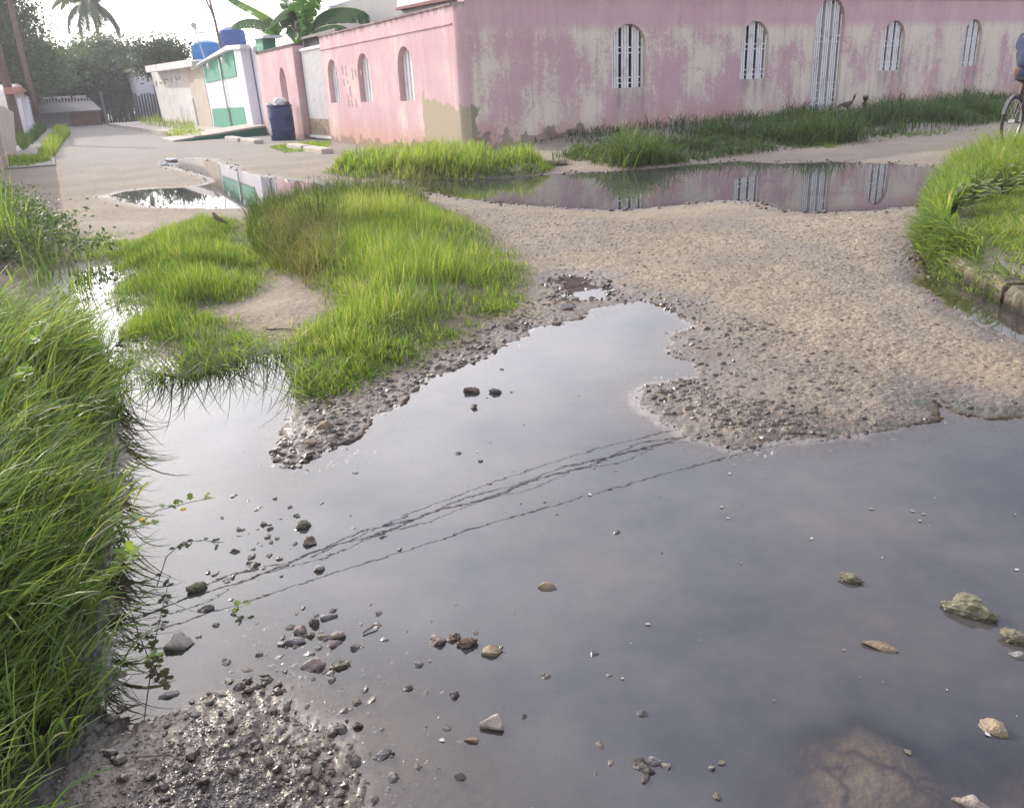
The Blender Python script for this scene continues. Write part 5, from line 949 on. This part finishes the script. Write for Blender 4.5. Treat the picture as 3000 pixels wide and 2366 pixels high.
RK = [(380, 1352, 58, 46, 'pale', 'large pale angular stone standing in water beside the left grass', 5), (412, 1241, 50, 26, 'moss', 'dark mossy flat stone above the large pale stone', 3), (435, 1284, 32, 18, 'dark', 'small dark stone between mossy stone and pale stone', 3),
      (640, 1106, 36, 26, 'moss', 'greenish rounded stone with a flat chip at its side', 3), (657, 1141, 32, 24, 'brown', 'brown crumbly lump just below the greenish rounded stone', 2), (673, 1199, 28, 18, 'pale', 'pale sliver of stone between the two mirrored cables', 5),
      (637, 1325, 28, 40, 'pink', 'upright pinkish stone at the left of the pebble cluster', 4), (668, 1308, 28, 28, 'dark', 'round dark stone beside the upright pinkish stone', 1), (694, 1300, 38, 16, 'grey', 'flat grey stone at the top of the pebble cluster', 4), (718, 1338, 44, 20, 'pink', 'flat speckled stone at the right of the pebble cluster', 3),
      (688, 1343, 34, 14, 'tan', 'thin pale flake in the middle of the pebble cluster', 4), (625, 1352, 42, 18, 'grey', 'flat grey slab at the foot of the pebble cluster', 4), (706, 1357, 34, 20, 'pink', 'small pinkish stone under the speckled flat stone', 4), (664, 1400, 54, 32, 'pink', 'flat pinkish brown stone below the pebble cluster', 4),
      (718, 1402, 48, 20, 'moss', 'ragged wet stone right of the flat pinkish brown stone', 3), (925, 1350, 38, 28, 'pink', 'blocky pinkish stone at the left of the rough rubble pile', 3), (958, 1342, 34, 24, 'brown', 'rough brown lump in the middle of the rubble pile', 2), (988, 1352, 46, 32, 'brown', 'knobbly concrete lump in the rubble pile', 2),
      (1035, 1372, 56, 26, 'tan', 'orange tan slab half sunk at the right of the rubble pile', 4), (1044, 1521, 56, 42, 'pale', 'pale triangular stone chip alone in the murky water', 7), (1000, 1560, 34, 16, 'tan', 'thin tan stone sliver below the pale triangular chip', 5), (1155, 1236, 44, 22, 'tan', 'lone tan brown stone in the middle of the puddle', 4),
      (998, 823, 40, 20, 'brown', 'dark brown rock cluster off the gravel spit', 2), (1050, 825, 34, 18, 'dark', 'dark pointed stone right of the brown cluster off the spit', 3), (1000, 858, 20, 16, 'dark', 'small black stone below the brown cluster off the spit', 2), (688, 906, 38, 22, 'tan', 'tan rough stone on the tip of the gravel spit', 4),
      (662, 938, 36, 18, 'tan', 'second tan stone lower on the tip of the gravel spit', 4), (1797, 1218, 62, 26, 'moss', 'flat greenish slab barely breaking the water at right', 6), (2045, 1277, 104, 50, 'moss', 'largest rough mossy rock in the water at right', 2), (1860, 1361, 70, 18, 'tan', 'flat tan stone left of and below the largest mossy rock', 5),
      (2150, 1346, 56, 36, 'moss', 'mossy rock cut by the right frame edge', 2), (2158, 1382, 40, 18, 'grey', 'small grey stone just below the edge cut mossy rock', 3), (2098, 1531, 56, 30, 'tan', 'rounded tan lump near the lower right corner', 2), (1358, 1612, 52, 30, 'dark', 'dark lumpy stone alone in the lower middle of the puddle', 2),
      (1385, 1604, 30, 20, 'grey', 'grey stone leaning on the dark lumpy stone', 3), (2052, 1692, 62, 32, 'pale', 'pale rough stone at the bottom right frame edge', 3), (1195, 652, 40, 18, 'grey', 'grey stone where the two pools meet beyond the spit', 4), (1082, 692, 34, 18, 'brown', 'brown stone at the inner end of the gravel spit', 3),
      (1180, 680, 28, 12, 'pale', 'pale flat stone at the water edge beside the spit', 4), (540, 1190, 34, 16, 'dark', 'dark wet stone among the gravel trail by the left bank', 3), (497, 1163, 22, 14, 'dark', 'black stone at the left end of the gravel trail', 3), (358, 1465, 40, 18, 'grey', 'grey flat stone in the shallows by the near grass', 4),
      (600, 1663, 22, 12, 'pink', 'reddish chip lying on the near gravel', 4), (808, 1132, 26, 10, 'pale', 'pale frothy chip between the mirrored cables', 3), (860, 1452, 28, 14, 'dark', 'small black stone below the rubble pile to the left', 2), (960, 1466, 22, 18, 'dark', 'little wet stone directly below the rubble pile', 2), (755, 1530, 26, 18, 'dark', 'dark stone at the right edge of the near gravel', 3), (810, 1590, 44, 22, 'grey', 'grey curved stone at the lower edge of the near gravel', 3), (1506, 1612, 13, 40, 'pale', 'thin pale crust ridge standing in the water at lower right', 2), (1516, 1668, 16, 58, 'moss', 'longer crusted ridge just below the thin pale one', 2), (1018, 972, 14, 10, 'dark', 'tiny dark stone above the upper mirrored cable', 2)]
for i, (x, y, wp_, hp_, mk, lab, fl) in enumerate(RK):
    b = D(x, y + hp_ * .3); dist = float(np.linalg.norm(b - EYE)); W_ = wp_ * K * dist / 2400; cosd = abs(b[2] - EYE[2]) / dist
    flatk = hp_ / wp_; Hh_ = W_ * min(.85, max(.22, flatk * .95)); De = W_ * min(1.0, max(.45, flatk * 1.1))
    z0 = max(0.0, float(ground_z(b[0], b[1])[0])); r = lump('rock', lab, 'rock', (b[0], b[1], z0 + Hh_ * (.09 if hp_ > 14 else .02)), (W_, De, Hh_), RM[mk], 40 + i, 'loose rocks in and around the puddle', .55 if mk in ('moss', 'brown') else .34 if fl < 4 else .20, 4, 3 if mk in ('moss', 'brown') else fl + 6)
    r.rotation_euler = (0, 0, atan2(b[0], b[1]) * -1 + random.uniform(-.12, .12))
# ------------------------------------------------------------------ skinned figures
def skin(name, J, E, mat, parent=None, sub=2, loc=None):
    ids = list(J); me = bpy.data.meshes.new(name); me.from_pydata([J[i][0] for i in ids], [(ids.index(a), ids.index(b)) for a, b in E], []); me.update(); me.materials.append(mat)
    o = bpy.data.objects.new(name, me); COL.objects.link(o)
    if parent: o.parent = parent
    o.modifiers.new('Skin', 'SKIN'); sv = me.skin_vertices[0].data
    for k, i in enumerate(ids):
        r = J[i][1]; sv[k].radius = (r, r) if not hasattr(r, '__len__') else r; sv[k].use_root = k == 0
    o.modifiers['Skin'].use_smooth_shade = True; s = o.modifiers.new('Subd', 'SUBSURF'); s.levels = sub; s.render_levels = sub
    return o
bk = P(2952, 434); hd = radians(52); rzB = pi / 2 - hd
be = empty('bicycle', tuple(bk), rzB); tag(be, 'old black bicycle ridden away along the road at the right frame edge', 'bicycle'); bz = float(ground_z(bk[0], bk[1])[0]); be.location.z = bz
tyre_m, steel, frame_m, sad_m = simple('tyre_rubber', (.03, .03, .032), .7, .3), simple('dull_steel', (.50, .49, .47), .35, .5, .1, 20, metal=.6), simple('bike_frame', (.12, .11, .11), .45, .4), simple('saddle_vinyl', (.035, .033, .033), .5)
def ring(c, R, r, n=40, k=8): 
    m = MB(); v = []; f = []
    for i in range(n):
        a = 2 * pi * i / n
        for j in range(k): b = 2 * pi * j / k; q = R + r * cos(b); v.append((c[0] + q * cos(a), c[1] + r * sin(b), c[2] + q * sin(a)))
    f = [(i * k + j, i * k + (j + 1) % k, ((i + 1) % n) * k + (j + 1) % k, ((i + 1) % n) * k + j) for i in range(n) for j in range(k)]; return m.add(v, f)
for ax in (0.0, 1.06):
    w_ = MB().tube([(ax, -.04, .335), (ax, .04, .335)], .03, 10).build('wheel', steel, be); ring((ax, 0, .335), .315, .022).build('tyre', tyre_m, w_, smooth=True); ring((ax, 0, .335), .288, .011).build('rim', steel, w_, smooth=True); m = MB()
    for k in range(20): a = k * pi / 10; m.tube([(ax, .02 * (-1) ** k, .335), (ax + .285 * cos(a), 0, .335 + .285 * sin(a))], .0018, 4)
    m.build('spokes', steel, w_)
m = MB()
for a, b, r in (((.43, 0, .29), (.24, 0, .84), .016), ((.43, 0, .29), (.93, 0, .68), .018), ((.26, 0, .78), (.90, 0, .84), .016), ((.93, 0, .66), (.885, 0, .92), .018)): m.tube([a, b], r, 8)
for s in (-1, 1): m.tube([(0, .06 * s, .335), (.43, .05 * s, .29)], .010, 6); m.tube([(0, .06 * s, .335), (.25, .03 * s, .78)], .009, 6)
m.build('frame', frame_m, be, smooth=True); m = MB()
for s in (-1, 1): m.tube([(1.06, .05 * s, .335), (.97, .05 * s, .62), (.93, .02 * s, .68)], .011, 6)
m.build('fork', frame_m, be, smooth=True)
MB().tube([(.885, 0, .9), (.875, 0, 1.0), (.885, .12, 1.03), (.85, .24, 1.05), (.76, .29, 1.04)], .012, 8).tube([(.875, 0, 1.0), (.885, -.12, 1.03), (.85, -.24, 1.05), (.76, -.29, 1.04)], .012, 8).build('handlebar', steel, be, smooth=True)
m = MB(); prof = [(-.13, .085), (-.05, .08), (.05, .04), (.15, .022)]; v = [(.2 + x, w_ * s, .90 + z) for x, w_ in prof for s, z in ((-1, -.03), (-.9, .01), (.9, .01), (1, -.03))]; m.add(v, [(i * 4 + k, i * 4 + (k + 1) % 4, i * 4 + 4 + (k + 1) % 4, i * 4 + 4 + k) for i in range(3) for k in range(4)] + [(0, 1, 2, 3), (12, 13, 14, 15)]); m.tube([(.24, 0, .8), (.22, 0, .9)], .013, 8); m.build('saddle', sad_m, be, bevel=.015)
m = MB(); n = 14
for i in range(n):
    a0, a1 = radians(15 + 125 * i / n), radians(15 + 125 * (i + 1) / n); m.box((.36 * cos((a0 + a1) / 2 + .35), 0, .335 + .36 * sin((a0 + a1) / 2 + .35)), (.004, .045, .074), 0, Matrix.Rotation(-((a0 + a1) / 2 + .35), 3, 'Y'))
for s in (-1, 1): m.tube([(0, .045 * s, .335), (-.22, .035 * s, .61)], .006, 5)
m.build('mudguard', frame_m, be); m = MB(); m.tube([(.43, -.08, .29), (.43, .08, .29)], .03, 10); m.tube([(.43, .07, .29), (.50, .08, .44)], .011, 6); m.tube([(.43, -.07, .29), (.36, -.08, .14)], .011, 6); m.box((.50, .13, .44), (.09, .09, .022)); m.box((.36, -.13, .14), (.09, .09, .022)); m.build('crank', steel, be)
skin_m, hair_m, shirt_m, short_m, shoe_m = simple('skin', (.10, .055, .038), .55, .3, .08, 10), simple('hair', (.015, .012, .011), .7), simple('navy_shirt', (.060, .072, .125), .9, .1, .12, 12, .01), simple('navy_shorts', (.035, .042, .075), .9, .1, .12, 12), simple('sandal', (.05, .04, .035), .7)
pe = empty('person', tuple(bk), rzB); pe.location.z = bz; tag(pe, 'cyclist in a navy shirt and shorts seen from behind riding at the right edge', 'person')
J = {'pelvis': ((.20, 0, 1.0), (.13, .11)), 'waist': ((.25, 0, 1.14), (.12, .095)), 'chest': ((.34, 0, 1.32), (.145, .11)), 'neck0': ((.42, 0, 1.46), .065), 'neck': ((.45, 0, 1.53), .052), 'skull': ((.475, 0, 1.63), (.078, .085)), 'crownp': ((.48, 0, 1.71), (.06, .065)), 'nose': ((.565, 0, 1.615), .016)}
Eg = [('pelvis', 'waist'), ('waist', 'chest'), ('chest', 'neck0'), ('neck0', 'neck'), ('neck', 'skull'), ('skull', 'crownp'), ('skull', 'nose')]
for s, n in ((1, 'l'), (-1, 'r')):
    up_ = n == 'l'; kn = (.56, .13 * s, .86 if up_ else .62); ft = (.47, .12 * s, .50 if up_ else .20)
    J.update({'hip' + n: ((.22, .085 * s, .97), .095), 'thigh' + n: ((.40, .11 * s, (.97 + kn[2]) / 2), .078), 'knee' + n: (kn, .055), 'calf' + n: ((kn[0] - .05, .125 * s, kn[2] - .16), .052), 'ankle' + n: ((ft[0] - .04, ft[1], ft[2] + .03), .034), 'toe' + n: ((ft[0] + .12, ft[1], ft[2] - .03), .030),
              'sh' + n: ((.40, .175 * s, 1.42), .062), 'elb' + n: ((.56, .27 * s, 1.20), .040), 'fore' + n: ((.64, .285 * s, 1.13), .036), 'wri' + n: ((.73, .29 * s, 1.075), .026), 'palm' + n: ((.775, .29 * s, 1.06), .030), 'ear' + n: ((.475, .088 * s, 1.625), .015)})
    Eg += [('pelvis', 'hip' + n), ('hip' + n, 'thigh' + n), ('thigh' + n, 'knee' + n), ('knee' + n, 'calf' + n), ('calf' + n, 'ankle' + n), ('ankle' + n, 'toe' + n), ('chest', 'sh' + n), ('sh' + n, 'elb' + n), ('elb' + n, 'fore' + n), ('fore' + n, 'wri' + n), ('wri' + n, 'palm' + n), ('skull', 'ear' + n)]
    for k in range(4):
        y = .262 * s + (.018 * k) * s; J['k%d%s' % (k, n)] = ((.80, y, 1.05), .0095); J['f%d%s' % (k, n)] = ((.795 - .004 * k, y, 1.018), .0085); Eg += [('palm' + n, 'k%d%s' % (k, n)), ('k%d%s' % (k, n), 'f%d%s' % (k, n))]
    J['th' + n] = ((.775, .235 * s, 1.035), .010); Eg.append(('palm' + n, 'th' + n))
skin('body', J, Eg, skin_m, pe)
TJ = {'p': ((.205, 0, .985), (.172, .145)), 'w': ((.25, 0, 1.14), (.155, .125)), 'c': ((.34, 0, 1.33), (.175, .135)), 'n': ((.41, 0, 1.465), (.09, .08))}; TE = [('p', 'w'), ('w', 'c'), ('c', 'n')]
for s, n in ((1, 'l'), (-1, 'r')): TJ['s' + n] = ((.40, .185 * s, 1.415), .082); TJ['e' + n] = ((.50, .245 * s, 1.26), .066); TE += [('c', 's' + n), ('s' + n, 'e' + n)]
skin('shirt', TJ, TE, shirt_m, pe)
SJ = {'p': ((.20, 0, 1.0), (.15, .125)), 'w': ((.235, 0, 1.10), (.145, .115))}; SE = [('p', 'w')]
for s, n in ((1, 'l'), (-1, 'r')): kz = .86 if n == 'l' else .62; SJ['h' + n] = ((.22, .085 * s, .965), .115); SJ['t' + n] = ((.37, .105 * s, (.97 + kz) / 2 + .015), .10); SJ['k' + n] = ((.47, .12 * s, kz + .06), .085); SE += [('p', 'h' + n), ('h' + n, 't' + n), ('t' + n, 'k' + n)]
skin('shorts', SJ, SE, short_m, pe)
skin('hair', {'a': ((.455, 0, 1.66), (.088, .092)), 'b': ((.465, 0, 1.72), (.070, .075)), 'c': ((.425, 0, 1.60), (.06, .05))}, [('a', 'b'), ('a', 'c')], hair_m, pe)
for s, z in ((1, .50), (-1, .20)): MB().box((.50, .12 * s, z - .055), (.25, .09, .03)).box((.52, .12 * s, z - .01), (.04, .10, .06)).build('sandal', shoe_m, pe, bevel=.01)
# ------------------------------------------------------------------ hens by the gate, dove on the turf
def hen(label, loc, az, body, tailc, sc=1.0, tail_up=1.0):
    e = empty('hen', loc, pi / 2 - az); tag(e, label, 'hen', 'hens pecking by the arched gate'); e.scale = (sc, sc, sc)
    J = {'b': ((0, 0, .20), (.075, .085)), 'f': ((.09, 0, .20), (.07, .075)), 'br': ((.14, 0, .20), .05), 'n': ((.20, 0, .20), .032), 'h': ((.25, 0, .13), .028), 'bk': ((.285, 0, .105), .008), 'r': ((-.09, 0, .24), (.055, .06)), 't': ((-.13, 0, .29), .03)}
    E = [('b', 'f'), ('f', 'br'), ('br', 'n'), ('n', 'h'), ('h', 'bk'), ('b', 'r'), ('r', 't')]
    for s, n in ((1, 'l'), (-1, 'r')):
        J.update({'th' + n: ((.0, .04 * s, .13), .03), 'hk' + n: ((-.03, .04 * s, .075), .011), 'ft' + n: ((.0, .04 * s, .01), .008), 't1' + n: ((.05, .04 * s, .004), .006), 't2' + n: ((.035, .07 * s, .004), .006), 't3' + n: ((-.03, .04 * s, .004), .005)}); E += [('b', 'th' + n), ('th' + n, 'hk' + n), ('hk' + n, 'ft' + n), ('ft' + n, 't1' + n), ('ft' + n, 't2' + n), ('ft' + n, 't3' + n)]
    skin('body', J, E, body, e); m = MB()
    for k in range(7):
        a = (k - 3) * .16; z1 = .46 + .05 * cos(a * 3); m.add([(-.11, .012 * (k - 3), .26), (-.16, .02 * (k - 3) - .02, .34), (-.20 - .05 * tail_up, .035 * (k - 3), z1 * tail_up + .05), (-.15, .02 * (k - 3) + .02, .36), (-.12, .012 * (k - 3) + .006, .27), (-.19, .035 * (k - 3) + .006, z1 * tail_up + .03)], [(0, 1, 2, 3), (0, 3, 2, 1), (4, 1, 5, 3)])
    m.build('tail', tailc, e); MB().tube([(.24, 0, .165), (.255, 0, .175), (.27, 0, .16)], [.006, .012, .004], 6).build('comb', simple('red_comb', (.40, .03, .03), .5), e)
def wall_pt(x, y, perp):  # ground spot in front of the long wall
    d = ray(x, y); u = frame(AR); n = np.array([-u[1], u[0], 0]); tt = ((C0 - n * perp - EYE) @ n) / (d @ n); return EYE + d * tt
hb, hd_ = simple('greyish_plumage', (.13, .11, .085), .8, .2, .4, 20), simple('black_plumage', (.035, .020, .022), .7, .2, .3, 20)
q = wall_pt(2480, 340, .55); hen('grey brown hen with raised dark tail beside the gate step', (q[0], q[1], float(ground_z(q[0], q[1])[0]) + .0), radians(-85), hb, hd_, .8)
q = wall_pt(2528, 352, .50); hen('dark hen pecking head down right of the grey brown hen', (q[0], q[1], float(ground_z(q[0], q[1])[0]) + .0), radians(-150), hd_, hd_, .68, .95)
q = P(648, 676); e = empty('dove', (q[0], q[1], float(ground_z(q[0], q[1])[0]) + .01), pi / 2 - radians(-75)); tag(e, 'small grey brown ground dove standing on the short turf', 'bird'); e.scale = (.75, .75, .75)
skin('body', {'b': ((0, 0, .09), .038), 'f': ((.04, 0, .115), .034), 'n': ((.055, 0, .145), .018), 'h': ((.065, 0, .165), .020), 'k': ((.092, 0, .162), .004), 'r': ((-.05, 0, .065), .024), 't': ((-.11, 0, .035), .012), 'l1': ((.0, .015, .045), .008), 'l2': ((.01, .018, .0), .004), 'm1': ((.0, -.015, .045), .008), 'm2': ((.01, -.018, .0), .004)}, [('b', 'f'), ('f', 'n'), ('n', 'h'), ('h', 'k'), ('b', 'r'), ('r', 't'), ('b', 'l1'), ('l1', 'l2'), ('b', 'm1'), ('m1', 'm2')], simple('dove_plumage', (.17, .135, .11), .85, .1, .3, 30), e)
# floating scraps and twigs
foam = simple('dirty_foam', (.70, .69, .66), .7)
for i, (x, y, w_, lab) in enumerate([(363, 341, .34, 'white floating scrap at the top of the far puddle'), (346, 351, .16, 'small white scrap left of the far puddle')]): q = D(x, y); lump('scrap', lab, 'litter', (q[0], q[1], .03), (w_, w_ * .6, .08), foam, 210 + i, 'white scraps by the far puddle', .4)
for lab, a, b, r in (('thin dark twig floating left of the rubble pile', (768, 1341), (800, 1326), .0022), ('bent brown twig lying on the mud by the near grass', (290, 1620), (410, 1640), .0025), ('short stick on the bank of the pool under the middle grass', (565, 708), (640, 712), .004)):
    A, B = D(*a), D(*b); A[2] = max(0, float(ground_z(A[0], A[1])[0])) + .004; B[2] = max(0, float(ground_z(B[0], B[1])[0])) + .006; M_ = (A + B) / 2 + np.array([.01, .01, .004]); o = Vector(A); tag(MB().tube([Vector(A) - o, Vector(M_) - o, Vector(B) - o], [r, r, r * .5], 5).build('twig', bark, loc=o), lab, 'twig')
# ------------------------------------------------------------------ damp air over the street
hz = bpy.data.materials.new('damp_air'); hz.use_nodes = True; hz.node_tree.nodes.clear()
pv_ = hz.node_tree.nodes.new('ShaderNodeVolumePrincipled'); pv_.inputs['Color'].default_value = (.93, .95, 1, 1); pv_.inputs['Density'].default_value = .0012; pv_.inputs['Anisotropy'].default_value = .35
ho = hz.node_tree.nodes.new('ShaderNodeOutputMaterial'); hz.node_tree.links.new(pv_.outputs[0], ho.inputs['Volume'])
hb_ = MB().box((0, 0, 6.5), (660, 660, 17)).build('haze', hz); tag(hb_, 'pale damp haze softening the far trees', 'haze', kind='stuff')
